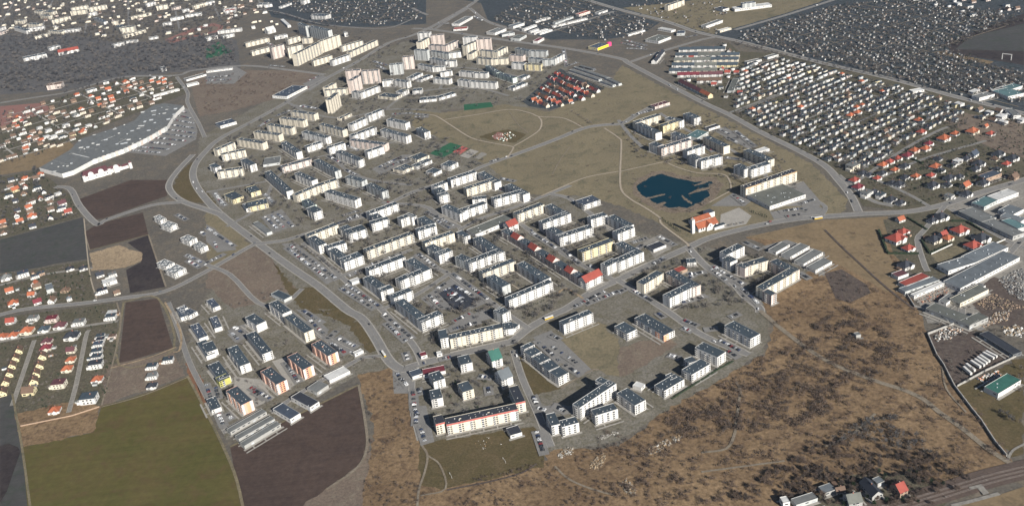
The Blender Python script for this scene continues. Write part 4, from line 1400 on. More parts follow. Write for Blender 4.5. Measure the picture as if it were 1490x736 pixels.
# ================================================================== HOUSES
HM = {}
def house_parts(kind, wc, rc):
    key = (kind, wc, rc)
    if key in HM: return HM[key]
    wm, rm = WALL[wc][0], ROOF[rc][0]
    w = MB(); r = MB(); n = MB(); c = MB()
    if kind in 'km':
        X, Y, H = (4.6, 4.2, 5.7) if kind == 'k' else (7.0, 5.5, 6.2)
        w.box(-X, X, -Y, Y, 0, H, wm)
        if kind == 'm': w.box(-X - 3.5, -X, -Y + 1, Y - 3, 0, 3.0, wm, top='concrete')
        r.box(-X - .35, X + .35, -Y - .35, Y + .35, H + .003, H + .35, rm)
        r.box(-X * .3, X * .3, -Y * .5, Y * .2, H + .35, H + .5, rm)
        c.box(1, 1.9, 1, 1.9, H + .36, H + 1.5, 'brick', top='concrete')
        for z in (1.0, 3.9):
            for s, xs in ((-1, (-3.4, 0, 3.4)), (1, (-3.2, 3.0))):
                for xa in xs: n.box(xa - .8, xa + .8, s * Y - .05, s * Y + .05, z, z + 1.4, 'window_glass')
            for s in (-1, 1):
                for ya in (-2.2, 2.2): n.box(s * X - .05, s * X + .05, ya - .7, ya + .7, z, z + 1.4, 'window_glass')
    else:
        X, Y, H, rh = dict(g=(6, 4.6, 4.2, 4.4), h=(7, 5.8, 3.8, 4.2), p=(4.6, 4.6, 6.4, 3.4))[kind]
        o = .55; k = rh / Y; e0 = H - o * k + .12
        w.box(-X, X, -Y, Y, 0, H, wm)
        if kind == 'g':
            for s in (-1, 1):
                q = [(s * X, -Y, H), (s * X, Y, H), (s * X, 0, H + rh)]; w.face(q if s > 0 else q[::-1], wm)
            for s in (-1, 1):
                p = [(-X - o, s * (Y + o), e0), (X + o, s * (Y + o), e0), (X + o, 0, H + rh + .12), (-X - o, 0, H + rh + .12)]
                q = [(a, b_, z - .2) for a, b_, z in p]
                r.face(p if s < 0 else p[::-1], rm); r.face(q[::-1] if s < 0 else q, rm); r.face([p[0], q[0], q[1], p[1]], rm); r.face([p[1], q[1], q[2], p[2]], rm); r.face([p[3], q[3], q[0], p[0]], rm)
        else:
            xr = X - Y if kind == 'h' else .01
            A_ = [(-X - o, -Y - o, e0), (X + o, -Y - o, e0), (X + o, Y + o, e0), (-X - o, Y + o, e0)]; R1, R2 = (-xr, 0, H + rh), (xr, 0, H + rh)
            r.face([A_[0], A_[1], R2, R1], rm); r.face([A_[1], A_[2], R2], rm); r.face([A_[2], A_[3], R1, R2], rm); r.face([A_[3], A_[0], R1], rm)
            r.face([(a, b_, z - .02) for a, b_, z in A_[::-1]], rm)
            if kind == 'h':        # porch gable towards the garden
                r.face([(-1, -Y - 2, H), (1.8, -Y - 2, H + 2.3), (1.8, -1.5, H + 2.3), (-1, -Y * .6, H)], rm); r.face([(4.6, -Y - 2, H), (4.6, -Y * .6, H), (1.8, -1.5, H + 2.3), (1.8, -Y - 2, H + 2.3)], rm)
                w.box(-.7, 4.3, -Y - 1.6, -Y, 0, H - .2, wm); w.face([(-.7, -Y - 1.6, H - .2), (4.3, -Y - 1.6, H - .2), (1.8, -Y - 1.6, H + 2)], wm)
        c.box(1.4, 2.2, .6, 1.4, H + rh * .5, H + rh + .9, 'brick', top='concrete')
        for z in ((1.0,) if kind != 'p' else (1.0, 3.9)):
            for s in (-1, 1):
                for xa in (-4, -1.6 if s > 0 else -2.6, 2.6): 
                    if abs(xa) < X - .8: n.box(xa - .8, xa + .8, s * Y - .05, s * Y + .05, z, z + 1.4, 'window_glass')
                for ya in (-2.2, 2.2): n.box(s * X - .05, s * X + .05, ya - .7, ya + .7, z, z + 1.4, 'window_glass')
        if kind == 'g':
            for s in (-1, 1): n.box(s * X - .05, s * X + .05, -.8, .8, H + .9, H + 2.3, 'window_glass')
    HM[key] = (w.mesh('house_walls'), r.mesh('house_roof'), n.mesh('house_windows'), c.mesh('house_chimney'))
    return HM[key]
HOUSES = []        # x, y, rot, kind, wall, roof, scale, named
def add_house(x, y, rz, kind, wc, rc, s=1.0): HOUSES.append((x, y, rz, kind, wc, rc, s)); FOOT.append((x, y, 6 * s, 5 * s, rz))
HL = """
@03 0,230 600,150
75 75 g W r 1.1
235 55 m W g 1
370 62 m P c 1.1
425 105 h W u 1.2
310 130 h W d 1.1
565 85 m W g 1.1
795 18 m W v .9
790 45 m W d 1
15 180 h W o 1
90 172 h W o 1
190 142 h C o 1.25
510 180 h W k 1.4
330 215 h P u 1
325 262 h C c 1.1
505 280 g C u 1
500 345 h C o .9
475 410 h C o 1
715 180 m W d .8
715 205 m W k .8
700 240 m W b .9
690 290 m W d .95
690 330 m W d .95
685 385 m W k 1.2
690 485 h W o 1
420 525 m C u 1.2
205 575 g Y w 1.30
635 630 m W d 1.4
385 705 h W o 1
1085 395 m W d .9
1200 350 m W d .9
1085 465 m W g .9
1080 530 h W k .9
800 180 m P w .7
@03 140,240 90,660
130 282 g Y w 1.10
105 338 g Y w 1.10
80 390 g Y w 1.10
60 448 g Y w 1.10
35 508 g Y w 1.10
15 580 g Y w 1.10
295 325 g Y w 1.17
275 390 g Y w 1.17
250 448 g Y w 1.17
235 500 g Y w 1.17
@02 0,240 590,80
495 435 h W k .9
590 432 h W k .9
165 478 m W b 1.2
260 562 g C w 1
710 480 g W k 1
800 480 m W g .9
730 595 m W k 1
830 605 g C w .8
65 592 g W o 1
90 680 h W o 1.1
265 672 g W c 1
485 32 g W r 1.1
225 62 h W o 1.2
230 135 g W k 1
15 108 g W o 1
490 650 p W l .8
40 500 h W g 1.2
20 180 h W w .8
440 10 m W b 1
360 15 g W w 1
250 490 m W d .8
290 470 m B d .8
@01 0,240 600,50
70 590 g W w 1
105 612 g Y o 1.2
150 560 g W w .8
350 665 m W k 1
410 640 m W v .8
440 710 g W u 1.2
220 700 m W w 1
200 735 g W o 1
180 320 g W o 1.1
585 200 h C o 1.1
515 220 g Y w 1.1
250 245 g P w 1.2
345 190 m W v .9
420 195 m W w 1
170 270 g W w 1
100 370 g W w .9
60 380 g W w .9
330 290 m C w .8
370 295 m C w .8
425 290 m C w .8
330 235 m W v .9
380 235 m W v 1
440 235 m W d .9
540 80 h W g 1.2
620 85 m C w 1
450 60 g W w 1
470 155 m W v 1
375 105 g P w 1
540 180 m W d .8
630 155 m W v .9
725 95 m W w .9
780 70 m C w .9
840 85 m C w 1
755 130 m C w .8
840 25 m W w .9
930 25 g C w 1.1
710 10 g Y o .9
790 10 m W w .9
200 90 g P w .8
150 120 g P r .7
100 140 g P r .7
65 185 g W w 1
120 160 g W o .8
50 270 g P w .8
15 300 m W w .8
280 170 m W v .8
230 200 g P w 1
@00 470,660 900,550
770 635 g W o 1.2
790 690 g P o 1.1
800 715 g P o 1.1
700 700 g P o 1
895 580 h P o 1.2
920 610 h P o 1.1
900 650 g P o 1
960 590 g P w 1
1080 575 g P o .9
1130 585 g P o .9
1170 585 g P o .9
1095 548 m W v .7
1145 545 m W v .7
950 700 m W d 1
1010 670 m W v .7
640 718 m W v .7
1200 610 m W v .6
@41 560,330 800,210
690 198 h W r 1.1
745 280 h W c 1
720 315 h W o 1.1
640 328 h P o 1.1
590 365 h W c 1.2
520 385 h W r 1
465 408 h W r 1
415 432 h W o 1.1
500 465 h C o .9
375 525 h W r .9
212 540 h W r 1.1
238 590 h W c 1.2
650 512 h W o 1
790 445 h W o 1.2
930 208 h W o 1
850 245 h W o 1.4
1055 195 h C o 1.4
1185 208 h W r 1
1005 580 g C o 1.2
670 112 h W o 1
235 58 h W o 1
185 78 h C o 1
1240 355 h W k 1.3
1340 385 h W k 1.3
1062 360 g W b 1.3
1100 425 h W k 1.3
890 525 h W k 1.2
960 515 h W k 1
770 578 h W k 1.3
1350 520 g B w 1.2
530 570 h W k 1.2
410 490 h W k 1
570 440 h W k 1.1
270 490 h W k 1
320 500 h W k .9
480 560 h W k 1
1010 385 h W k 1
950 410 m W v 1
1130 560 h W k 1.2
1010 640 h W k 1.2
200 450 m C g 1.4
300 640 m W g 1.2
400 650 m W d 1
470 680 h W k 1.2
540 700 h W k 1
350 620 h W k .9
570 520 h W k 1
610 90 m W w .9
1150 155 g C o .8
1260 95 m W v 1.2
1320 75 m W v .8
@42 690,210 1000,80
540 85 g W o 1
830 68 h W k 1.4
770 90 h W k 1
560 172 h W r 1.1
510 225 h W r 1.7
598 288 h W r 1.1
780 228 h C k 1.3
845 190 g W r 1
880 215 h C o 1
965 165 h W r 1.5
1060 272 h W r 1.4
1120 220 h W k 1.5
580 410 h W k 1.3
@24 0,0 10,-3
@44 500,736 860,640
110 600 g C w .8
"""
rot = 0.0; ti = (0, 0)
for ln in HL.strip().splitlines():
    q = ln.split()
    if q[0][0] == '@':
        ti = (int(q[0][1]), int(q[0][2])); a = unp(*tile(*ti, *map(float, q[1].split(',')))); b_ = unp(*tile(*ti, *map(float, q[2].split(','))))
        rot = math.atan2(b_[1] - a[1], b_[0] - a[0]); continue
    p = unp(*tile(*ti, float(q[0]), float(q[1])), 5.0)
    add_house(p[0], p[1], rot + random.uniform(-.06, .06), q[2], q[3], q[4], float(q[5]) * .93)
FA = np.array(FOOT)
def free(x, y, r):
    d = FA[:, :2] - np.array([x, y]); c, s = np.cos(FA[:, 4]), np.sin(FA[:, 4])
    lx = np.abs(d[:, 0] * c + d[:, 1] * s) - FA[:, 2]; ly = np.abs(-d[:, 0] * s + d[:, 1] * c) - FA[:, 3]
    return not np.any((lx < r) & (ly < r))
RPA = np.array(RP)
def off_road(x, y, m=0.0): return not np.any((RPA[:, 0] - x) ** 2 + (RPA[:, 1] - y) ** 2 < (RPA[:, 2] + m) ** 2)
# the cube-house quarter: streets of plots
def quarter(poly, p0, p1, sx, sy, skip, kinds, jit=1.2, every=2, gap=7.0):
    a, b_ = unp(*p0), unp(*p1); u = (b_ - a) / np.linalg.norm(b_ - a); n_ = np.array([-u[1], u[0]]); rz = math.atan2(u[1], u[0])
    W = [unp(*q) for q in poly]; o = np.mean(W, 0); R = max(np.linalg.norm(q - o) for q in W)
    v = -R; row = 0
    while v < R:
        t_ = -R + (row % 2) * sx * .3
        while t_ < R:
            p = o + u * t_ + n_ * v + rng.normal(0, jit, 2); px, py = prj(*p); t_ += sx
            if not inside(px, py, poly) or random.random() < skip or not free(p[0], p[1], 6.5) or not off_road(p[0], p[1], 5): continue
            k = random.choice(kinds); add_house(p[0], p[1], rz + random.choice((0, 0, 0, math.pi / 2)) + random.uniform(-.05, .05), *k.split(), random.uniform(.78, 1.0))
        v += sy + (gap if row % every else 0); row += 1
CUBE = ['k W d'] * 8 + ['k W m'] * 4 + ['k C d'] * 5 + ['k G d'] * 6 + ['k W k'] * 4 + ['k G m'] * 3 + ['k M d'] * 2 + ['k W w', 'p C w', 'g W w', 'k Y d', 'k P d', 'k P d', 'k W g', 'p W o']
quarter([(1078, 92), (1128, 82), (1200, 102), (1290, 122), (1385, 150), (1400, 172), (1365, 188), (1318, 210), (1255, 258), (1215, 243), (1165, 214), (1105, 184), (1068, 160), (1075, 128)], (1314, 217), (1363, 193), 15.5, 17.0, .07, CUBE, jit=1.9)
quarter([(1385, 150), (1490, 170), (1490, 185), (1400, 172)], (1424, 149), (1490, 165), 20, 20, .2, ['k W d', 'g W w', 'm W v', 'k C d'])
quarter([(1245, 268), (1300, 285), (1300, 300), (1262, 300)], (1315, 217), (1363, 193), 18, 20, .1, ['h W k', 'k W d', 'm W g', 'h W r'])
quarter([(1360, 215), (1490, 225), (1490, 262), (1400, 285), (1340, 296), (1320, 285), (1350, 260)], (1315, 217), (1363, 193), 26, 26, .35, ['h W k', 'h W k', 'h C w', 'm W g', 'h W r'])
quarter([(772, 152), (812, 102), (880, 130), (862, 143), (802, 158)], (815, 102), (878, 128), 10.5, 25, .08, ['g W r', 'g W o', 'g W r', 'g C w', 'g W u'], jit=.5, gap=0)
quarter([(0, 162), (55, 152), (180, 116), (255, 110), (270, 132), (160, 178), (90, 212), (0, 240)], (30, 200), (150, 165), 25, 26, .52, ['m W w', 'g W w', 'm C w', 'g P w', 'g G w', 'k W m', 'h W o', 'g B w'], jit=4)
quarter([(0, 265), (60, 252), (110, 295), (114, 312), (0, 344)], (0, 349), (120, 316), 26, 26, .5, ['g W w', 'h W o', 'm W d', 'g W k', 'g W o', 'h B w'], jit=3)
quarter([(0, 405), (60, 392), (135, 384), (138, 436), (0, 452)], (0, 453), (120, 438), 26, 26, .75, ['g W w', 'g W o', 'h B w', 'm W d'], jit=3)
quarter([(0, 463), (80, 456), (165, 446), (170, 462), (0, 492)], (0, 459), (120, 445), 26, 26, .7, ['g W w', 'h C o', 'h W r', 'm W d'], jit=3)
quarter([(0, 0), (400, 0), (330, 30), (235, 52), (170, 58), (100, 45), (0, 45)], (50, 30), (200, 5), 36, 36, .62, ['m C v', 'k C d', 'm C w', 'k C m', 'g P w', 'm C d', 'm P w'], jit=8)
quarter([(250, 55), (340, 10), (400, 20), (420, 35), (330, 60)], (50, 30), (200, 5), 34, 34, .6, ['m W v', 'k C d', 'm C w', 'g P w'], jit=6)
quarter([(1330, 0), (1490, -10), (1490, 18), (1420, 28), (1375, 15)], (1350, 15), (1450, 0), 28, 30, .3, ['m W v', 'k W d', 'g P w', 'm W d'], jit=4)
quarter([(975, 92), (1060, 64), (1075, 75), (1080, 150), (1020, 138), (1000, 120)], (985, 95), (1050, 95), 18, 22, .25, ['k W d', 'g W r', 'k W m', 'g W w'])
KN = dict(k='cube_house', m='flat_roofed_house', g='gabled_house', h='villa', p='tall_house')
KW = dict(k='cube-shaped house', m='flat-roofed house', g='gabled house', h='hip-roofed house', p='tall hip-roofed house')
order = sorted(range(len(HOUSES)), key=lambda k: math.hypot(HOUSES[k][0], HOUSES[k][1]))
byk = {}; rest = []
for k in order:
    x, y, rz, kd, wc, rc, s = HOUSES[k]
    byk[kd] = byk.get(kd, 0) + 1
    if byk[kd] > 300: rest.append(k); continue
    W_, R_, N_, C_ = house_parts(kd, wc, rc)
    e = empty(KN[kd], x, y, rz); e.scale = (s, s, s)
    pl = place(x, y); rw = ROOFW[rc].replace('flat ', '')
    tag(e, f'{WALLW[wc]} {KW[kd]} with {rw} {pl}', 'house', 'houses ' + pl)
    link('walls', W_, e); ro = link('roof', R_, e)
    if math.hypot(x, y) < 2600: link('windows', N_, e, 'stuff')
    if math.hypot(x, y) < 1900: link('chimney', C_, ro)
def merge(name, items, meshes_of):
    """one mesh from many placed copies: items = (x, y, z, rot, scale, key)"""
    Vs, Ts, Ms = [], [], []; mats = []; off = 0; cache = {}
    for x, y, z, rz, s, key in items:
        if key not in cache:
            vv, tt, mm = [], [], []; o2 = 0
            for me in meshes_of(key):
                me.calc_loop_triangles(); V = np.empty(len(me.vertices) * 3, np.float32); me.vertices.foreach_get('co', V)
                T = np.empty(len(me.loop_triangles) * 3, np.int32); me.loop_triangles.foreach_get('vertices', T)
                I = np.empty(len(me.loop_triangles), np.int32); me.loop_triangles.foreach_get('material_index', I)
                for m_ in me.materials:
                    if m_.name not in mats: mats.append(m_.name)
                mp = np.array([mats.index(m_.name) for m_ in me.materials])
                vv.append(V.reshape(-1, 3)); tt.append(T.reshape(-1, 3) + o2); mm.append(mp[I]); o2 += len(V) // 3
            cache[key] = (np.concatenate(vv), np.concatenate(tt), np.concatenate(mm))
        V, T, I = cache[key]; c, sn = math.cos(rz), math.sin(rz)
        sc = np.array(s if isinstance(s, tuple) else (s, s, s))
        V = V * sc
        Vs.append(np.stack([V[:, 0] * c - V[:, 1] * sn + x, V[:, 0] * sn + V[:, 1] * c + y, V[:, 2] + z], 1)); Ts.append(T + off); Ms.append(I); off += len(V)
    if not Vs: return None
    me = np_mesh(name, np.concatenate(Vs), np.concatenate(Ts), mats, np.concatenate(Ms))
    return link(name, me, None, 'stuff')
if rest:
    o = merge('distant_houses', [(HOUSES[k][0], HOUSES[k][1], 0, HOUSES[k][2], HOUSES[k][6], HOUSES[k][3:6]) for k in rest], lambda key: house_parts(*key)[:2])
    tag(o, 'far-off small houses scattered between the trees', 'houses')
FA = np.array(FOOT)

# garages and outbuildings on the house plots
gm_ = []
for wc, rm in (('grey_render', 'grey_sheet_roof'), ('white_render', 'dark_bitumen_roof'), ('brown_render', 'brown_tile_roof'), ('weathered_concrete', 'moss_felt_roof')):
    b_ = MB(); b_.box(-3.1, 3.1, -1.9, 1.9, 0, 2.5, wc); b_.box(-3.3, 3.3, -2.1, 2.1, 2.503, 2.7, rm); b_.box(-1.3, 1.3, -1.95, -1.88, .05, 2.2, 'vent_metal'); b_.box(3.08, 3.15, -.5, .5, .1, 2.1, 'brown_render')
    gm_.append(b_.mesh('garage'))
GW = ['grey garage with grey roof', 'white garage with dark roof', 'brown outbuilding with tiled roof', 'concrete garage with mossy roof']
ng = 0
for k in order:
    x, y, rz, kd, wc, rc, s = HOUSES[k]
    if ng >= 290 or math.hypot(x, y) > 2300: continue
    if random.random() < .45: continue
    a = rz + random.choice((0, 1, 2, 3)) * math.pi / 2; d = random.uniform(9, 12) * s
    gx, gy = x + math.cos(a) * d, y + math.sin(a) * d
    if not free(gx, gy, 3.2) or not off_road(gx, gy, 2): continue
    m_i = random.randrange(4); o = link('garage', gm_[m_i]); o.location = (gx, gy, 0); o.rotation_euler = (0, 0, rz + random.choice((0, math.pi / 2)))
    pl = place(gx, gy); tag(o, f'low {GW[m_i]} {pl}', 'garage', 'garages ' + pl); FOOT.append((gx, gy, 3, 2.5, rz)); FA = np.array(FOOT); ng += 1
# ================================================================== GARDEN HUTS OF THE COLONIES
hutm = []
for wc, rm, sz in (('hut_wall', 'pale_sheet_roof', (1.8, 1.5)), ('hut_wall', 'pale_sheet_roof', (1.6, 1.4)), ('hut_wall', 'grey_sheet_roof', (2.4, 1.8)), ('hut_wall', 'brown_tile_roof', (2.0, 1.7)), ('white_render', 'grey_sheet_roof', (1.9, 1.5))):
    b_ = MB(); X, Y = sz; b_.box(-X, X, -Y, Y, 0, 2.5, wc)
    for s in (-1, 1): b_.face([(-X, -Y, 2.5), (-X, Y, 2.5), (-X, 0, 3.8)] if s < 0 else [(X, -Y, 2.5), (X, Y, 2.5), (X, 0, 3.8)], wc); q = [(-X - .2, s * (Y + .25), 2.4), (X + .2, s * (Y + .25), 2.4), (X + .2, 0, 3.9), (-X - .2, 0, 3.9)]; b_.face(q if s < 0 else q[::-1], rm)
    b_.box(-.5, .5, -Y - .04, -Y, .05, 2.0, 'brown_render'); b_.box(X * .4, X * .8, -Y - .04, -Y, 1, 1.9, 'window_glass')
    hutm.append(b_.mesh('garden_hut'))
HUTP = [([(905, 3), (1050, -5), (1060, 18), (1040, 50), (1010, 45), (965, 30)], 50), ([(1070, 62), (1080, 45), (1220, 8), (1330, -5), (1500, 30), (1430, 50), (1385, 72), (1440, 95), (1490, 105), (1490, 150), (1390, 138), (1290, 110), (1130, 72)], 1150),
        ([(760, 0), (850, 0), (905, 20), (955, 35), (935, 52), (880, 60), (830, 50), (790, 45), (712, 30)], 190), ([(400, 0), (600, -5), (615, 28), (540, 38), (470, 34)], 230), ([(1370, 20), (1490, 10), (1490, 25), (1400, 35)], 30)]
huts = []
for poly, n in HUTP:
    xs = [p[0] for p in poly]; ys = [p[1] for p in poly]; c = 0; tries = 0
    while c < n and tries < n * 30:
        tries += 1; px, py = rng.uniform(min(xs), max(xs)), rng.uniform(min(ys), max(ys))
        if not inside(px, py, poly): continue
        p = unp(px, py)
        p = np.array([round(p[0] / 15) * 15, p[1]]) + rng.normal(0, 2.0, 2)
        if inside(*prj(*p), [(1368, 70), (1500, 15), (1500, 100), (1440, 97)]): continue
        if free(p[0], p[1], 3) and off_road(p[0], p[1], 3): huts.append((p[0], p[1], 0, rng.choice((0.3, 1.87)) + rng.normal(0, .08), rng.uniform(.75, 1.1), int(rng.integers(0, 5)))); c += 1
huts.sort(key=lambda q: math.hypot(q[0], q[1]))
HUTW = ['grey hut with pale metal roof', 'tiny grey hut with pale roof', 'wide grey hut with grey roof', 'grey hut with brown roof', 'white hut with grey roof']
for x, y, z, rz, s, k in huts[:300]:
    o = link('garden_hut', hutm[k]); o.location = (x, y, 0); o.rotation_euler = (0, 0, rz); o.scale = (s, s, s)
    pl = place(x, y); tag(o, f'small {HUTW[k]} {pl}', 'garden hut', 'garden huts ' + pl)
o = merge('distant_garden_huts', huts[300:], lambda k: [hutm[k]]); tag(o, 'hundreds of tiny pale huts across the garden colonies', 'garden huts')

# ================================================================== VEHICLES
def car_mesh(paint, van=False):
    b_ = MB(); L, W = (2.15, .88) if not van else (2.6, .98)
    def loft(sec, mat):
        for (z0, a0, b0, w0), (z1, a1, b1, w1) in zip(sec[:-1], sec[1:]):
            p = [(a0, -w0, z0), (b0, -w0, z0), (b0, w0, z0), (a0, w0, z0)]; q = [(a1, -w1, z1), (b1, -w1, z1), (b1, w1, z1), (a1, w1, z1)]
            for k in range(4): b_.face([p[k], p[(k + 1) % 4], q[(k + 1) % 4], q[k]], mat)
        z, a, c, w = sec[-1]; b_.face([(a, -w, z), (c, -w, z), (c, w, z), (a, w, z)], mat)
    loft([(.25, -L * .97, L * .97, W * .95), (.55, -L, L, W), (.85, -L * .98, L * .95, W * .96)], paint)
    if van: loft([(.853, -L * .97, L * .7, W * .95), (1.25, -L * .97, L * .62, W * .94)], paint); loft([(1.253, -L * .965, L * .6, W * .93), (1.7, -L * .95, L * .42, W * .88)], 'window_glass'); loft([(1.703, -L * .95, L * .42, W * .88), (1.95, -L * .93, L * .36, W * .84)], paint)
    else: loft([(.853, -L * .86, L * .45, W * .92), (1.28, -L * .62, L * .14, W * .74)], 'window_glass'); loft([(1.283, -L * .62, L * .14, W * .74), (1.42, -L * .52, L * .06, W * .68)], paint)
    for xa in (-L * .62, L * .62):
        for s in (-1, 1):
            ring = [(xa + .32 * math.cos(2 * math.pi * k / 8), .32 + .32 * math.sin(2 * math.pi * k / 8)) for k in range(8)]
            b_.face([(a, s * (W + .02), z) for a, z in (ring if s < 0 else ring[::-1])], 'tyre')
            for k in range(8): b_.face([(ring[k - 1][0], s * (W + .02), ring[k - 1][1]), (ring[k][0], s * (W + .02), ring[k][1]), (ring[k][0], s * (W - .2), ring[k][1]), (ring[k - 1][0], s * (W - .2), ring[k - 1][1])], 'tyre')
    return b_.mesh('car')
carm = [car_mesh('car_paint_' + n.replace(' ', '_')) for n, _ in CARC] + [car_mesh('car_paint_white', True), car_mesh('car_paint_silver', True)]
CARN = [n + ' car' for n, _ in CARC] + ['white van', 'silver van']
CARW = np.array([.14, .14, .24, .09, .05, .13, .16, .03, .02]); CARW /= CARW.sum()
CARS = []
def car_at(p, rz):
    if free(p[0], p[1], .6): CARS.append((p[0], p[1], GZ + .25, rz + rng.normal(0, .03) + (math.pi if rng.random() < .4 else 0), rng.uniform(.95, 1.05), int(rng.choice(9, p=CARW))))
ROWS = """
@01 p .92
1265,50 1340,75
1245,85 1370,115
1225,120 1390,150
1200,155 1395,185
1180,190 1395,220
1140,220 1390,250
1090,250 1330,275
1040,280 1270,305
980,315 1210,335
940,340 1150,360
@11 p .75
1235,462 1400,385
1255,478 1440,395
870,382 990,442
1000,302 1090,342
1330,82 1472,75
620,20 770,40
500,95 600,55
380,170 470,115
690,20 800,45
1000,480 1080,520
420,650 480,720
60,640 120,730
90,680 140,736
@12 p .7
600,280 935,525
572,297 868,522
420,80 510,165
470,70 560,160
512,60 620,150
780,182 1100,72
1000,562 1240,722
962,587 1200,736
10,160 200,292
60,260 80,300
1020,500 1160,442
1180,420 1400,335
1010,90 1140,50
980,70 1100,30
0,410 130,345
@13 p .7
1272,40 1472,212
1282,100 1430,232
690,12 830,102
742,82 845,182
882,242 962,312
942,212 1072,272
905,250 1000,320
562,380 662,522
320,562 460,642
342,592 422,640
182,172 232,222
202,132 262,172
1362,462 1442,552
1422,312 1442,362
0,540 60,700
70,560 90,640
1380,500 1440,510
930,160 860,220
@14 p .8
65,10 130,150
150,60 190,100
@22 p .75
100,42 312,152
152,92 272,162
42,342 172,442
282,482 542,672
225,40 330,110
182,592 242,552
272,612 372,702
300,572 452,652
330,650 400,690
230,600 330,692
262,588 372,672
250,625 300,680
852,192 1042,312
1062,302 1202,422
1252,422 1402,502
1152,722 1372,612
1242,702 1472,612
120,640 220,736
80,380 30,350
@32 p .75
662,452 782,542
672,432 892,562
502,492 622,472
452,692 622,642
102,602 242,682
882,592 1002,702
102,262 202,232
292,222 402,282
1152,42 1292,22
1202,77 1312,62
1300,20 1350,35
902,262 1012,312
170,280 130,310
1290,480 1360,520
500,520 560,480
240,420 330,370
0,620 60,590
@23 p .75
887,227 1062,382
1002,272 1182,392
1092,402 1202,472
992,187 1052,217
862,622 892,692
5,590 20,730
272,152 482,92
300,90 420,30
480,482 562,492
540,560 550,610
40,570 60,610
200,360 290,340
1010,690 1080,710
@33 p .8
722,227 872,302
782,302 852,347
467,82 562,122
282,32 322,62
462,137 522,162
362,330 432,352
620,150 700,140
800,60 860,35
@24 p .8
10,20 45,80
62,162 92,262
897,192 952,352
30,60 25,140
905,20 990,45
1050,20 1110,50
@31 p .75
832,202 972,312
722,192 802,232
102,92 352,22
762,392 932,412
822,662 902,722
1302,722 1402,692
780,250 860,290
600,300 680,350
@02 p .7
1262,62 1332,102
1332,352 1472,422
1340,390 1430,440
1440,190 1472,210
@21 p .6
20,102 112,102
10,80 110,90
632,542 732,562
562,422 622,402
620,620 740,650
@20 p .6
1080,360 1100,470
180,180 260,170
640,260 700,270
760,200 800,215
1090,480 1180,450
440,120 500,150
@30 p .7
20,310 180,345
40,290 200,330
60,350 200,355
480,270 560,255
@10 p .7
0,560 180,545
0,580 190,570
1190,440 1290,470
1220,470 1280,500
730,580 810,545
450,470 560,480
420,300 480,330
"""
LANES = []
ti = (0, 0); fill = .7
for ln in ROWS.strip().splitlines():
    q = ln.split()
    if q[0][0] == '@': ti = (int(q[0][1]), int(q[0][2])); fill = float(q[2]); continue
    a = unp(*tile(*ti, *map(float, q[0].split(',')))); b_ = unp(*tile(*ti, *map(float, q[1].split(','))))
    L = np.linalg.norm(b_ - a); u = (b_ - a) / L; rz = math.atan2(u[1], u[0])
    LANES.append((a - u * 2, b_ + u * 2))
    for k in range(int(L / 2.8)):
        if rng.random() < fill: car_at(a + u * 2.8 * (k + .5) + rng.normal(0, .15, 2), rz + math.pi / 2)
for a, b_ in LANES:
    for q in np.linspace(0, 1, 2 + int(np.linalg.norm(b_ - a) / 6)): RP.append((*(a + (b_ - a) * q), 5.0))
RPA = np.array(RP)
for a, b_ in LANES: ribbon('parking_lane', 'asphalt', [a, b_], 11.0)
patch('black_car_park', 'fresh_asphalt', '22 190,625 305,560 455,690 370,736 300,736')
for ln in ROADS.strip().splitlines():
    w_, pv, mt, txt = ln.split(' ', 3); w_ = float(w_)
    if w_ < 7: continue
    P_ = smooth([unp(*p) for p in pts_of(txt)])
    for k in range(len(P_) - 1):
        d = P_[k + 1] - P_[k]; L = np.linalg.norm(d)
        for _ in range(rng.poisson(L / (95 if w_ > 8 else 150))):
            u = d / L; n_ = np.array([-u[1], u[0]]); s = rng.choice((-1, 1)); car_at(P_[k] + d * rng.random() + n_ * s * w_ * .24, math.atan2(u[1], u[0]))
CARS.sort(key=lambda q: math.hypot(q[0], q[1]))
for x, y, z, rz, s, k in CARS[:300]:
    o = link('car' if k < 7 else 'van', carm[k]); o.location = (x, y, z); o.rotation_euler = (0, 0, rz)
    pl = place(x, y); tag(o, f'{CARN[k]} {pl}', 'car' if k < 7 else 'van', 'cars ' + pl)
o = merge('distant_cars', CARS[300:], lambda k: [carm[k]]); tag(o, 'cars too far off to tell apart along streets and car parks', 'cars')
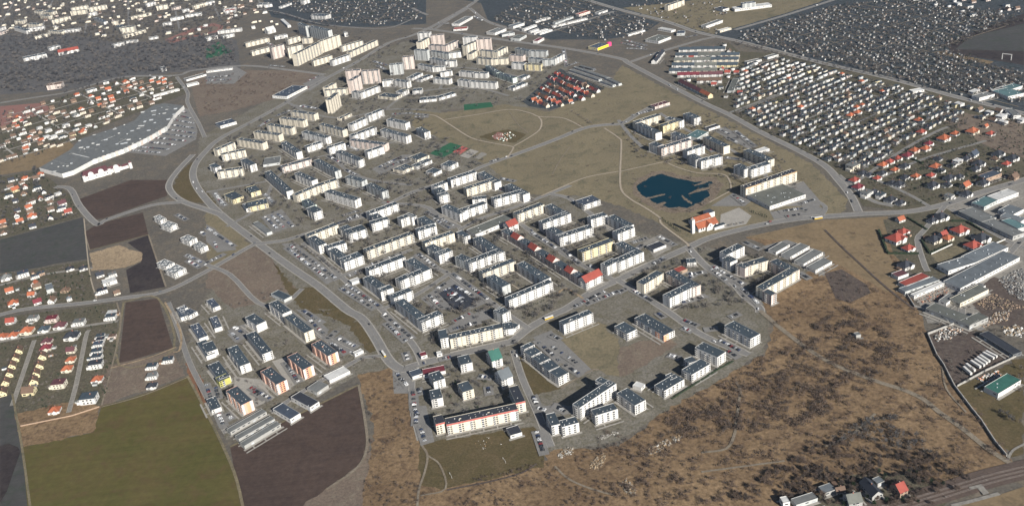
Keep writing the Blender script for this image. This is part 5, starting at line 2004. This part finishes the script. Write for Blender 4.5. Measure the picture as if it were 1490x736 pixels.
# trailers in the yard
tb = MB(); tb.box(-6.8, 6.8, -1.25, 1.25, 1.2, 4.0, 'balcony_white', bottom=True); tbm = tb.mesh('trailer_body')
tc_ = MB(); tc_.box(-6.6, 6.4, -.5, .5, .75, 1.198, 'tyre', bottom=True); tcm = tc_.mesh('trailer_chassis')
tw_ = MB(); ring = [(.5 * math.cos(2 * math.pi * k / 10), .5 + .5 * math.sin(2 * math.pi * k / 10)) for k in range(10)]
for s in (-1.1, 1.1): tw_.face([(a, s, z) for a, z in ring], 'tyre')
for k in range(10): tw_.face([(ring[k - 1][0], -1.1, ring[k - 1][1]), (ring[k][0], -1.1, ring[k][1]), (ring[k][0], 1.1, ring[k][1]), (ring[k - 1][0], 1.1, ring[k - 1][1])], 'tyre')
twm = tw_.mesh('trailer_wheels')
for txt in ('1005,380 1080,437', '1040,360 1117,410', '1065,347 1147,400', '1085,332 1165,384', '1105,320 1182,370', '1122,300 1218,350', '1142,290 1240,338', '985,400 1055,462'):
    a, b_ = [unp(*tile(4, 3, *map(float, q.split(','))), 4.0) for q in txt.split()]
    c = (a + b_) / 2; e = empty('semi_trailer', c[0], c[1], math.atan2(*(b_ - a)[::-1]), GZ)
    tag(e, 'long white box semi-trailer parked in the row on the dark trailer yard', 'trailer', 'trailers in the yard')
    link('body', tbm, e); link('chassis', tcm, e)
    for xa in (3.2, 4.5, 5.8): link('wheel', twm, e).location = (xa, 0, 0)
# buses
bm_ = MB(); bm_.box(-6, 6, -1.25, 1.25, .35, 1.3, 'accent_yellow', bottom=True); bm_.box(-5.95, 5.95, -1.22, 1.22, 1.303, 2.3, 'window_glass'); bm_.box(-6, 6, -1.25, 1.25, 2.303, 3.1, 'balcony_white')
bum = bm_.mesh('bus_body')
for txt, lb in (('23 945,78 1005,58', 'white and yellow city bus on the boulevard by the lone slab'), ('32 1390,98 1462,86', 'white and yellow city bus on the main road past the church square'), ('13 1258,312 1278,340', 'white and yellow city bus at the boulevard bend near the white-roofed hall')):
    a, b_ = [unp(*p) for p in pts_of(txt)]; c = (a + b_) / 2
    e = empty('bus', c[0], c[1], math.atan2(*(b_ - a)[::-1]), GZ); tag(e, lb, 'bus')
    link('body', bum, e)
    for xa in (-3.8, 3.6): link('wheel', twm, e).location = (xa, 0, 0)
# ================================================================== TREES AND SHRUBS (bare, late winter)
def cone_tri(p0, p1, r0, r1, n, V, T):
    p0, p1 = np.array(p0, float), np.array(p1, float); d = p1 - p0; d /= np.linalg.norm(d)
    a = np.cross(d, [0.3, 0.9, 0.1]); a /= np.linalg.norm(a); b_ = np.cross(d, a); k0 = len(V)
    for p, r in ((p0, r0), (p1, r1)):
        for k in range(n): V.append(p + r * (math.cos(2 * math.pi * k / n) * a + math.sin(2 * math.pi * k / n) * b_))
    for k in range(n):
        j = (k + 1) % n; T.append((k0 + k, k0 + j, k0 + n + j)); T.append((k0 + k, k0 + n + j, k0 + n + k))
def tree_arrays(seed, h, rad, ntw, wid, bare=True, z0=.3, limbs=7):
    r = np.random.default_rng(seed); V, T = [], []
    lean = r.normal(0, .03, 2) * h
    fork = h * (z0 + .12)
    cone_tri((0, 0, -.3), (lean[0] * .4, lean[1] * .4, fork), h * .022, h * .015, 6, V, T)
    cone_tri((lean[0] * .4, lean[1] * .4, fork), (lean[0], lean[1], h * .86), h * .015, h * .004, 5, V, T)
    tips = []
    for k in range(limbs):
        a = 2 * math.pi * (k + r.uniform(-.3, .3)) / limbs; zz = h * r.uniform(z0 + .02, .62)
        e_ = (math.cos(a) * rad * r.uniform(.55, .95), math.sin(a) * rad * r.uniform(.55, .95), min(h * .97, zz + h * r.uniform(.14, .36)))
        cone_tri((lean[0] * zz / h, lean[1] * zz / h, zz), e_, h * .010, h * .003, 4, V, T); tips.append(np.array(e_))
    tips.append(np.array((lean[0], lean[1], h * .85)))
    trunk = (np.array(V, np.float32), np.array(T, np.int32))
    # twigs: thin slivers fanned round the limb ends, leaving gaps between the clumps
    ti_ = np.array(tips); c = ti_[r.integers(0, len(ti_), ntw)] * r.uniform(.72, 1.06, (ntw, 1))
    c = c + r.normal(0, rad * .25, (ntw, 3)) * np.array([1, 1, .8]); c[:, 2] = np.clip(c[:, 2], h * z0, h)
    d = c - np.array([0, 0, h * .45]); d /= np.linalg.norm(d, axis=1)[:, None]; d = d * .8 + r.normal(0, .5, (ntw, 3)) + np.array([0, 0, .35]); d /= np.linalg.norm(d, axis=1)[:, None]
    L = r.uniform(.10, .2, (ntw, 1)) * h; s = np.cross(d, r.normal(0, 1, (ntw, 3))); s /= np.linalg.norm(s, axis=1)[:, None] + 1e-6; s = s * wid * r.uniform(.6, 1.3, (ntw, 1))
    CV = np.stack([c - d * L * .5 - s, c - d * L * .5 + s, c + d * L * .5], 1).reshape(-1, 3); CT = np.arange(ntw * 3).reshape(-1, 3)
    return trunk, (CV.astype(np.float32), CT.astype(np.int32))
TREE = {}
def tree_kind(key, variants, **kw):
    mats = kw.pop('mat'); TREE[key] = []
    for v in range(variants):
        tr, cr = tree_arrays(hash(key) % 1000 * 0 + sum(map(ord, key)) * 17 + v, **kw)
        TREE[key].append((np_mesh('trunk', *tr, ['bark']), np_mesh('crown', *cr, [mats])))
tree_kind('tall', 3, h=11, rad=4.2, ntw=620, wid=.13, mat='twig_grey')
tree_kind('round', 3, h=7.5, rad=3.4, ntw=560, wid=.13, mat='twig_brown')
tree_kind('slim', 2, h=9, rad=2.2, ntw=380, wid=.12, mat='twig_dark')
tree_kind('fir', 2, h=8, rad=2.0, ntw=520, wid=.22, mat='evergreen', z0=.05, limbs=12)
tree_kind('shrub', 4, h=3.2, rad=1.9, ntw=240, wid=.10, mat='twig_brown', z0=.06, limbs=5)
tree_kind('bush', 4, h=2.4, rad=1.7, ntw=220, wid=.10, mat='twig_dark', z0=.06, limbs=5)
tree_kind('far_tree', 3, h=9, rad=3.8, ntw=95, wid=.38, mat='twig_far', limbs=4)
tree_kind('far_tree_b', 3, h=7, rad=3.2, ntw=90, wid=.34, mat='twig_pale', limbs=4)
tree_kind('far_fir', 2, h=7, rad=1.8, ntw=70, wid=.36, mat='evergreen', z0=.05, limbs=4)
tree_kind('far_shrub', 4, h=3.0, rad=1.9, ntw=60, wid=.26, mat='twig_brown', z0=.05, limbs=3)
tree_kind('far_bush', 4, h=2.6, rad=2.0, ntw=60, wid=.26, mat='twig_dark', z0=.05, limbs=3)
FARK = dict(tall='far_tree', round='far_tree_b', slim='far_tree', fir='far_fir', shrub='far_shrub', bush='far_bush')
PLANTS = []
def vnoise(x, y, s):
    return .5 + .25 * math.sin(x / s + 1.7 * math.sin(y / s * .7)) + .25 * math.sin(y / s * 1.3 + 2.1 * math.sin(x / s * .6 + 1.3))
def scatter(poly, n, kinds, smin, smax, clump=0.0, cs=18.0, clear=2.0, road=1.5):
    xs = [p[0] for p in poly]; ys = [p[1] for p in poly]; c = tries = 0
    while c < n and tries < n * 25:
        tries += 1; px, py = rng.uniform(min(xs), max(xs)), rng.uniform(min(ys), max(ys))
        if not inside(px, py, poly): continue
        x, y = unp(px, py)
        if clump and vnoise(x, y, cs) < clump: continue
        if road and not off_road(x, y, road): continue
        if clear and not free(x, y, clear): continue
        PLANTS.append((x, y, 0.0, rng.uniform(0, 6.28), rng.uniform(smin, smax), kinds[int(rng.integers(0, len(kinds)))])); c += 1
def row(txt, step, kinds, smin, smax, jit=.8):
    P_ = [unp(*p) for p in pts_of(txt)]
    for k in range(len(P_) - 1):
        L = np.linalg.norm(P_[k + 1] - P_[k])
        for s in np.arange(0, L, step):
            p = P_[k] + (P_[k + 1] - P_[k]) * s / L + rng.normal(0, jit, 2)
            if free(p[0], p[1], 1): PLANTS.append((p[0], p[1], 0.0, rng.uniform(0, 6.28), rng.uniform(smin, smax), random.choice(kinds)))
SCR = [(1125, 470), (1200, 390), (1290, 425), (1325, 428), (1352, 487), (1400, 562), (1470, 668), (1300, 736), (880, 736), (905, 650), (965, 602), (1115, 514)]
ST = ['tall', 'round', 'round', 'slim']
scatter([(0, 50), (100, 55), (170, 65), (240, 62), (300, 45), (340, 62), (345, 98), (280, 102), (180, 110), (95, 130), (0, 135)], 1500, ['tall', 'slim', 'round', 'round'], .8, 1.5, road=4)
scatter([(0, 0), (380, 0), (340, 40), (240, 55), (170, 62), (0, 50)], 1500, ['tall', 'round', 'slim'], .8, 1.2)
for poly, n in HUTP: scatter(poly, int(n * 3.0), ['round', 'round', 'round', 'slim', 'shrub', 'fir'], .5, 1.0, clear=1.0)
scatter([(1070, 95), (1130, 82), (1400, 155), (1410, 180), (1255, 262), (1060, 165)], 1500, ['round', 'fir', 'round', 'bush', 'fir', 'slim'], .5, .95, clear=.5)
scatter([(1255, 262), (1410, 180), (1490, 175), (1490, 265), (1310, 305)], 420, ['round', 'fir', 'shrub', 'bush', 'fir'], .5, 1.05, clear=.5)
scatter([(0, 165), (60, 150), (180, 115), (255, 110), (270, 130), (160, 178), (90, 215), (0, 245)], 420, ['tall', 'round', 'fir', 'shrub'], .5, 1.0)
scatter([(0, 258), (60, 250), (112, 300), (114, 315), (0, 346)], 200, ['round', 'fir', 'shrub', 'tall'], .5, 1.0)
scatter([(0, 402), (60, 392), (132, 380), (138, 438), (0, 452)], 170, ['round', 'fir', 'shrub'], .5, .9)
scatter([(0, 464), (168, 445), (172, 520), (150, 585), (25, 600), (0, 575)], 230, ['round', 'fir', 'shrub', 'bush'], .4, .8)
scatter([(770, 152), (812, 100), (882, 130), (862, 145), (800, 158)], 160, ['fir', 'round', 'shrub'], .5, .9, clear=.5)
scatter([(960, 90), (1060, 62), (1080, 150), (1000, 125)], 200, ['fir', 'round', 'shrub'], .5, .9, clear=.5)
# courtyards and verges of the estates
scatter([(300, 220), (420, 150), (600, 130), (630, 190), (720, 240), (640, 290), (480, 330), (400, 330), (330, 280)], 640, ST, .55, 1.1)
scatter([(480, 110), (600, 45), (830, 85), (770, 150), (640, 160), (520, 170)], 384, ST, .55, 1.1)
scatter([(340, 75), (470, 40), (560, 50), (470, 100)], 120, ST, .5, .95)
scatter([(440, 345), (600, 285), (760, 285), (880, 330), (940, 390), (800, 455), (740, 490), (640, 510), (560, 440)], 640, ST, .5, 1.05)
scatter([(905, 180), (1040, 165), (1130, 220), (1170, 280), (1080, 300), (1040, 250), (920, 230)], 230, ST, .5, 1.0)
scatter([(905, 400), (1040, 360), (1190, 390), (1110, 440), (980, 455)], 170, ST, .5, 1.0)
scatter([(330, 440), (420, 415), (540, 500), (560, 520), (450, 580), (330, 600), (280, 520)], 110, ['round', 'shrub', 'bush'], .4, .8)
scatter([(595, 520), (760, 500), (775, 590), (640, 615), (600, 620)], 80, ['round', 'shrub', 'fir', 'slim'], .45, .85)
row('22 420,200 620,330 900,470', 9, ['tall', 'round'], .6, .95); row('22 780,300 990,560', 9, ['round', 'tall'], .6, .9)
row('22 820,740 990,650', 6, ['fir', 'shrub', 'fir'], .5, .7); row('23 330,290 520,235', 9, ['round', 'fir'], .6, .8); row('24 240,215 840,85', 7, ['shrub', 'bush'], .8, 1.3)
row('32 310,95 440,190', 3.2, ['fir'], .45, .65, .5); row('32 950,45 1060,85', 4, ['fir'], .5, .7, .4); row('32 560,190 760,150 900,130', 9, ['round'], .5, .8)
row('13 520,0 620,130 780,200', 8, ['round', 'shrub'], .5, .8); row('12 700,300 960,480', 9, ['round', 'slim'], .6, .85); row('12 620,260 680,360', 9, ['round'], .6, .8)
row('43 1110,190 1350,330', 5, ['tall', 'round', 'slim'], .7, 1.0); row('43 1150,600 1423,470', 7, ['round', 'bush'], .6, .9); row('44 1290,60 1380,120', 5, ['tall'], .7, 1)
row('10 350,60 560,110 740,170 950,195', 12, ['tall'], .9, 1.2, 5); row('00 470,665 900,560', 10, ['tall', 'slim'], .8, 1.1, 4); row('41 640,430 700,440 1100,280', 4, ['fir', 'bush'], .5, .8, 1); row('40 0,470 480,560 900,660', 9, ['tall', 'round'], .7, 1.0, 3); row('30 830,310 1100,380 1472,470', 10, ['tall', 'round'], .7, 1.0, 3)
row('01 250,470 280,660', 4, ['tall', 'slim', 'fir'], .8, 1.1, 3); row('21 1140,60 1290,160', 5, ['round', 'shrub'], .5, .8, 1)
# pond banks and meadow bushes
scatter([(918, 262), (950, 247), (1040, 255), (1055, 275), (1030, 305), (990, 312), (930, 300), (918, 285)], 70, ['shrub', 'bush', 'round'], .5, 1.0, road=0)
PLANTS = [p for p in PLANTS if not inside(*prj(p[0], p[1]), [(927, 270), (955, 255), (985, 260), (1035, 264), (1031, 286), (1000, 303), (955, 297), (930, 282)])]
scatter([(800, 165), (900, 130), (960, 150), (1180, 245), (1240, 300), (1000, 340), (900, 300), (720, 245), (640, 180)], 90, ['shrub', 'bush'], .6, 1.2)
scatter([(290, 110), (440, 105), (410, 140), (300, 165)], 240, ['shrub', 'shrub', 'bush'], .8, 1.7, clump=.45, cs=16)
# scrubland
scatter(SCR, 1300, ['shrub', 'shrub', 'bush'], .6, 1.6, clump=.38, cs=7, road=0)
scatter([(1120, 520), (1240, 440), (1330, 520), (1180, 620), (1000, 640), (960, 612)], 1000, ['shrub', 'shrub', 'bush'], .8, 1.9, clump=.38, cs=8, road=0)
scatter([(1180, 650), (1260, 600), (1320, 610), (1360, 640), (1410, 700), (1280, 712), (1120, 730), (1060, 730)], 620, ['slim', 'round', 'bush', 'shrub'], .5, .9, clump=.34, cs=9, road=0)
scatter([(820, 645), (900, 622), (960, 640), (1000, 700), (880, 736)], 200, ['shrub', 'bush'], .5, 1.2, clump=.45, cs=14, road=0)
scatter([(525, 550), (580, 545), (605, 640), (620, 736), (525, 736), (535, 650)], 130, ['shrub', 'bush', 'bush'], .5, 1.3, clump=.4, cs=14, road=0)
scatter([(615, 715), (800, 668), (880, 736), (615, 736)], 170, ['shrub', 'bush'], .4, 1.1, clump=.4, cs=14, road=0)
scatter([(1290, 350), (1320, 425), (1240, 400), (1200, 330)], 14, ['shrub', 'bush'], .7, 1.2)
scatter([(1150, 736), (1190, 715), (1240, 688), (1325, 684), (1400, 712), (1360, 736)], 90, ['round', 'slim', 'bush', 'fir'], .5, .9, clear=.5)
row('24 440,530 700,490 890,430', 5, ['shrub', 'bush'], .5, 1.0, 1.5)
scatter([(1340, 480), (1490, 400), (1490, 640), (1400, 560)], 90, ['shrub', 'bush', 'round'], .5, .9)
TW = dict(tall='tall bare grey tree', round='bare round-crowned tree', slim='slim bare dark tree', fir='dark green conifer', shrub='bare brown shrub', bush='low dark bare bush')
PLANTS.sort(key=lambda q: math.hypot(q[0], q[1]))
nt_ = dict(tree=0, shrub=0); farp = []
for x, y, z, rz, s, k in PLANTS:
    cls = 'shrub' if k in ('shrub', 'bush') else 'tree'
    px, py = prj(x, y)
    if nt_[cls] < 300 and -10 < px < 1500 and py < 745:
        nt_[cls] += 1; v = TREE[k][int(rz * 100) % len(TREE[k])]
        e = empty('bare_shrub' if cls == 'shrub' else ('conifer' if k == 'fir' else 'bare_tree'), x, y, rz); e.scale = (s, s, s * (.85 + (rz % 1) * .3))
        link('trunk', v[0], e); link('crown', v[1], e)
        pl = place(x, y); tag(e, f'{"small " if s < .8 else "big " if s > 1.5 else ""}{TW[k]} {pl}', 'shrub' if cls == 'shrub' else 'tree', f'{"shrubs" if cls == "shrub" else "trees"} {pl}')
    else: farp.append((x, y, z, rz, (s, s, s * (.85 + (rz % 1) * .3)), (FARK[k], int(rz * 100) % len(TREE[FARK[k]]))))
o = merge('distant_trees', [p for p in farp if 'tree' in p[5][0] or 'fir' in p[5][0]], lambda k: TREE[k[0]][k[1]]); tag(o, 'mass of bare trees and conifers in woods, gardens and courtyards', 'trees')
o = merge('scrub_thicket', [p for p in farp if 'tree' not in p[5][0] and 'fir' not in p[5][0]], lambda k: TREE[k[0]][k[1]]); tag(o, 'mass of bare brown scrub over dry grass and gardens', 'scrub')

# ================================================================== WALLS, HEDGES, HEAPS
def wall_line(name, txt, h, w, mat, label, cat, panel=3.0, uneven=.04, cap=None, group=None):
    P_ = [unp(*p) for p in pts_of(txt)]; o_ = P_[0]; e = empty(name, *o_); m_ = MB()
    for k in range(len(P_) - 1):
        d = P_[k + 1] - P_[k]; L = np.linalg.norm(d); u = d / L; n_ = np.array([-u[1], u[0]]); n = max(1, int(L / panel))
        for s in range(n):
            a, b_ = P_[k] - o_ + d * s / n, P_[k] - o_ + d * (s + .97) / n; hh = h * (1 + rng.normal(0, uneven)); ww = w * (1 + rng.normal(0, uneven))
            q = [a - n_ * ww / 2, b_ - n_ * ww / 2, b_ + n_ * ww / 2, a + n_ * ww / 2]
            for j in range(4): m_.face([(*q[j], 0), (*q[(j + 1) % 4], 0), (*q[(j + 1) % 4], hh), (*q[j], hh)], mat)
            m_.face([(*p, hh) for p in q], cap or mat)
    m_.build('panels' if mat == 'concrete' else 'foliage' if mat == 'evergreen' else 'boards', e, 'stuff'); tag(e, label, cat, group)
wall_line('concrete_wall', '43 920,108 735,180 800,330 850,402 925,550 1050,715 44 1145,110 1250,270 1335,372', 2.6, .9, 'concrete', 'long pale concrete panel wall zigzagging between scrub and works yards', 'wall')
wall_line('concrete_wall', '43 945,552 1150,440 1365,340', 2.4, .7, 'concrete', 'straight concrete panel wall bounding the trailer yard', 'wall')
wall_line('concrete_wall', '42 560,590 640,720 700,736 43 880,90', 2.4, .8, 'concrete', 'concrete wall beside the pale factory sheds facing the tan field', 'wall')
wall_line('hedge', '42 690,245 750,340 905,272', 2.2, 2.0, 'evergreen', 'dark clipped hedge round the plot inside the villa loop road', 'hedge', 1.6, .18)
wall_line('hedge', '42 385,175 450,340 672,342', 2.4, 2.2, 'evergreen', 'dark hedge between the tan field and the big red-roofed villa', 'hedge', 1.6, .18)
wall_line('hedge', '42 590,85 730,170', 2.2, 1.8, 'evergreen', 'dark hedge beside the green strip garden by the main road', 'hedge', 1.6, .18)
wall_line('hedge', '42 900,110 1010,110 1130,180', 2.2, 2.2, 'evergreen', 'dark hedge behind the orange-roofed villas on the loop road', 'hedge', 1.6, .18)
wall_line('hedge', '42 1020,230 1150,300', 2.0, 1.6, 'evergreen', 'low dark hedge by the dark-roofed villa near the factory sheds', 'hedge', 1.6, .18)
wall_line('hedge', '41 620,400 700,435', 2.2, 2.2, 'evergreen', 'short dark hedge on the lawn behind the red-roofed street', 'hedge', 1.6, .18)
wall_line('hedge', '33 380,640 690,440 820,370', 1.2, 1.4, 'evergreen', 'thin low hedge between the new blocks and the scrub', 'hedge', 1.6, .2)
wall_line('garden_fence', '42 760,345 910,275', 1.6, .4, 'white_render', 'white garden wall along the open plot in the villa loop', 'fence')
wall_line('garden_fence', '42 1060,335 1290,240', 1.8, .5, 'white_render', 'white boundary wall between villas and pale factory sheds', 'fence')
wall_line('garden_fence', '04 130,100 150,150 520,75 720,10', 1.6, .3, 'brown_render', 'brown fence round the last houses by the green field', 'fence')
def heap(name, txt, n, smin, smax, mats, label, cat):
    poly = pts_of(txt); xs = [p[0] for p in poly]; ys = [p[1] for p in poly]; m_ = MB(); c = 0
    while c < n:
        px, py = rng.uniform(min(xs), max(xs)), rng.uniform(min(ys), max(ys))
        if not inside(px, py, poly): continue
        c += 1; x, y = unp(px, py); s = rng.uniform(smin, smax); a = rng.uniform(0, 6.28); k = 5
        mt = mats[int(rng.integers(0, len(mats)))]
        b0 = [(x + s * rng.uniform(.7, 1.2) * math.cos(a + 2 * math.pi * j / k), y + s * rng.uniform(.5, 1) * math.sin(a + 2 * math.pi * j / k), 0) for j in range(k)]
        t0 = [(x + (p[0] - x) * .6 + rng.normal(0, .1), y + (p[1] - y) * .6 + rng.normal(0, .1), s * rng.uniform(.5, 1.0)) for p in b0]
        for j in range(k): m_.face([b0[j - 1], b0[j], t0[j], t0[j - 1]], mt)
        m_.face(t0, mt)
    o = m_.build(name, None, 'stuff'); tag(o, label, cat)
heap('rubble_heap', '34 180,350 230,300 370,230 460,215 440,250 330,310 250,350', 150, .4, 1.5, ['concrete', 'sand', 'track_soil', 'reeds'], 'long heap of pale broken rubble in the scrub below the new blocks', 'rubble')
heap('rubble_heap', '24 1040,370 1100,300 1165,300 1160,345 1060,385', 80, .4, 1.5, ['concrete', 'concrete_yard', 'track_soil'], 'grey rubble mound at the end of the street', 'rubble')
heap('rubble_heap', '24 1330,230 1472,180 1490,200 1340,255', 80, .4, 1.1, ['concrete', 'concrete_yard'], 'pale building debris beside the hard standing behind the new white blocks', 'rubble')
heap('rubble_heap', '24 1290,400 1390,330 1400,380 1350,470 1280,450', 100, .4, 1.4, ['sand', 'track_soil', 'reeds'], 'tan rubble slope by the dark trail below the blocks', 'rubble')
heap('rubble_heap', '34 0,580 60,520 120,600 140,640 60,640', 90, .4, 1.4, ['concrete_yard', 'sand', 'track_soil'], 'scattered pale blocks beside the trail through the scrub', 'rubble')
heap('scrap_heap', '42 1240,530 1340,470 1423,440 1423,680 1330,640', 620, .5, 1.5, ['grey_sheet_roof', 'dark_cladding', 'dark_cladding', 'concrete', 'dark_yard'], 'big grey scrap heap beside the timber yard', 'scrap')
heap('timber_pile', '42 1080,690 1200,620 1423,720 1423,736 1150,736', 320, .5, 1.4, ['sand', 'brown_render', 'reeds', 'dark_yard'], 'tan timber piles in the yard by the cream hall', 'timber')
heap('timber_pile', '43 1100,120 1220,20 1340,0 1300,80 1150,130', 300, .5, 1.4, ['sand', 'brown_render', 'concrete', 'dark_yard'], 'tan and brown timber stacks behind the mossy concrete hall', 'timber')
heap('timber_pile', '42 650,650 760,590 860,550 900,590 800,680 700,690', 240, .5, 1.4, ['brown_render', 'brick', 'dark_yard'], 'reddish scrap and timber stacks in the walled yard of the sheds', 'timber')
heap('stone_stack', '43 1270,130 1370,110 1423,150 1400,200 1290,180', 90, .8, 2.0, ['balcony_white', 'concrete', 'sand'], 'pale stone blocks stacked in the yard by the long dark greenhouse', 'stone')
heap('scrap_heap', '43 770,180 900,120 1000,140 900,210 800,230', 160, .6, 1.6, ['concrete', 'grey_sheet_roof', 'balcony_white', 'brown_render'], 'mixed scrap along the wall corner of the trailer yard', 'scrap')
heap('scrap_heap', '43 1070,500 1240,430 1260,470 1160,530', 110, .6, 1.4, ['concrete', 'balcony_white', 'accent_orange', 'blue_sheet_roof'], 'mixed scrap behind the trailer yard wall', 'scrap')
heap('play_equipment', '24 430,260 560,220 660,260 620,310 460,320', 16, .3, .7, ['balcony_white', 'concrete', 'accent_brown'], 'little playground frames on the lawn by the red-banded slab', 'playground')
heap('play_equipment', '21 560,235 700,205 740,240 660,275 590,260', 60, .6, 1.8, ['accent_salmon', 'balcony_white', 'accent_mint', 'concrete'], 'playground structures in the round playground of the meadow', 'playground')
# football goals
for txt, lb in (('24 268,490 288,528', 'white football goal on the meadow near the dirt path'), ('24 655,385 675,415', 'white football goal on the meadow near the black-roofed hut')):
    a, b_ = [unp(*p) for p in pts_of(txt)]; c = (a + b_) / 2; e = empty('football_goal', c[0], c[1], math.atan2(*(b_ - a)[::-1])); tag(e, lb, 'goal')
    for s in (-3.6, 3.6): q = MB(); q.box(s - .09, s + .09, -.09, .09, 0, 2.44, 'balcony_white'); q.build('post', e)
    q = MB(); q.box(-3.69, 3.69, -.09, .09, 2.443, 2.62, 'balcony_white'); q.build('crossbar', e)
# white frame by the ploughland
a, b_ = [unp(*p) for p in pts_of('40 1265,425 1330,432')]; c = (a + b_) / 2; L = np.linalg.norm(b_ - a) / 2
e = empty('gate_frame', c[0], c[1], math.atan2(*(b_ - a)[::-1])); tag(e, 'tall white gate-shaped frame beside the dark ploughland', 'frame')
for s in (-L, L): q = MB(); q.box(s - .6, s + .6, -.6, .6, 0, 11, 'balcony_white'); q.build('post', e)
q = MB(); q.box(-L - .6, L + .6, -.6, .6, 11.003, 12.2, 'balcony_white'); q.build('beam', e)

# ================================================================== HAZE
hz = MB(); hz.box(-5200, 5200, -1700, 7700, -1.5, 660, 'concrete', bottom=True)
ho = hz.build('haze', None, 'stuff'); tag(ho, 'thin bluish air haze over the whole town', 'haze')
m = bpy.data.materials.new('haze_air'); m.use_nodes = True; t = m.node_tree; t.nodes.clear()
o = _n(t, 'ShaderNodeOutputMaterial'); pv = _n(t, 'ShaderNodeVolumePrincipled'); pv.inputs['Color'].default_value = (0.66, 0.80, 1.0, 1)
pv.inputs['Density'].default_value = HAZE; pv.inputs['Anisotropy'].default_value = 0.3
t.links.new(pv.outputs[0], o.inputs['Volume']); ho.data.materials.clear(); ho.data.materials.append(m)
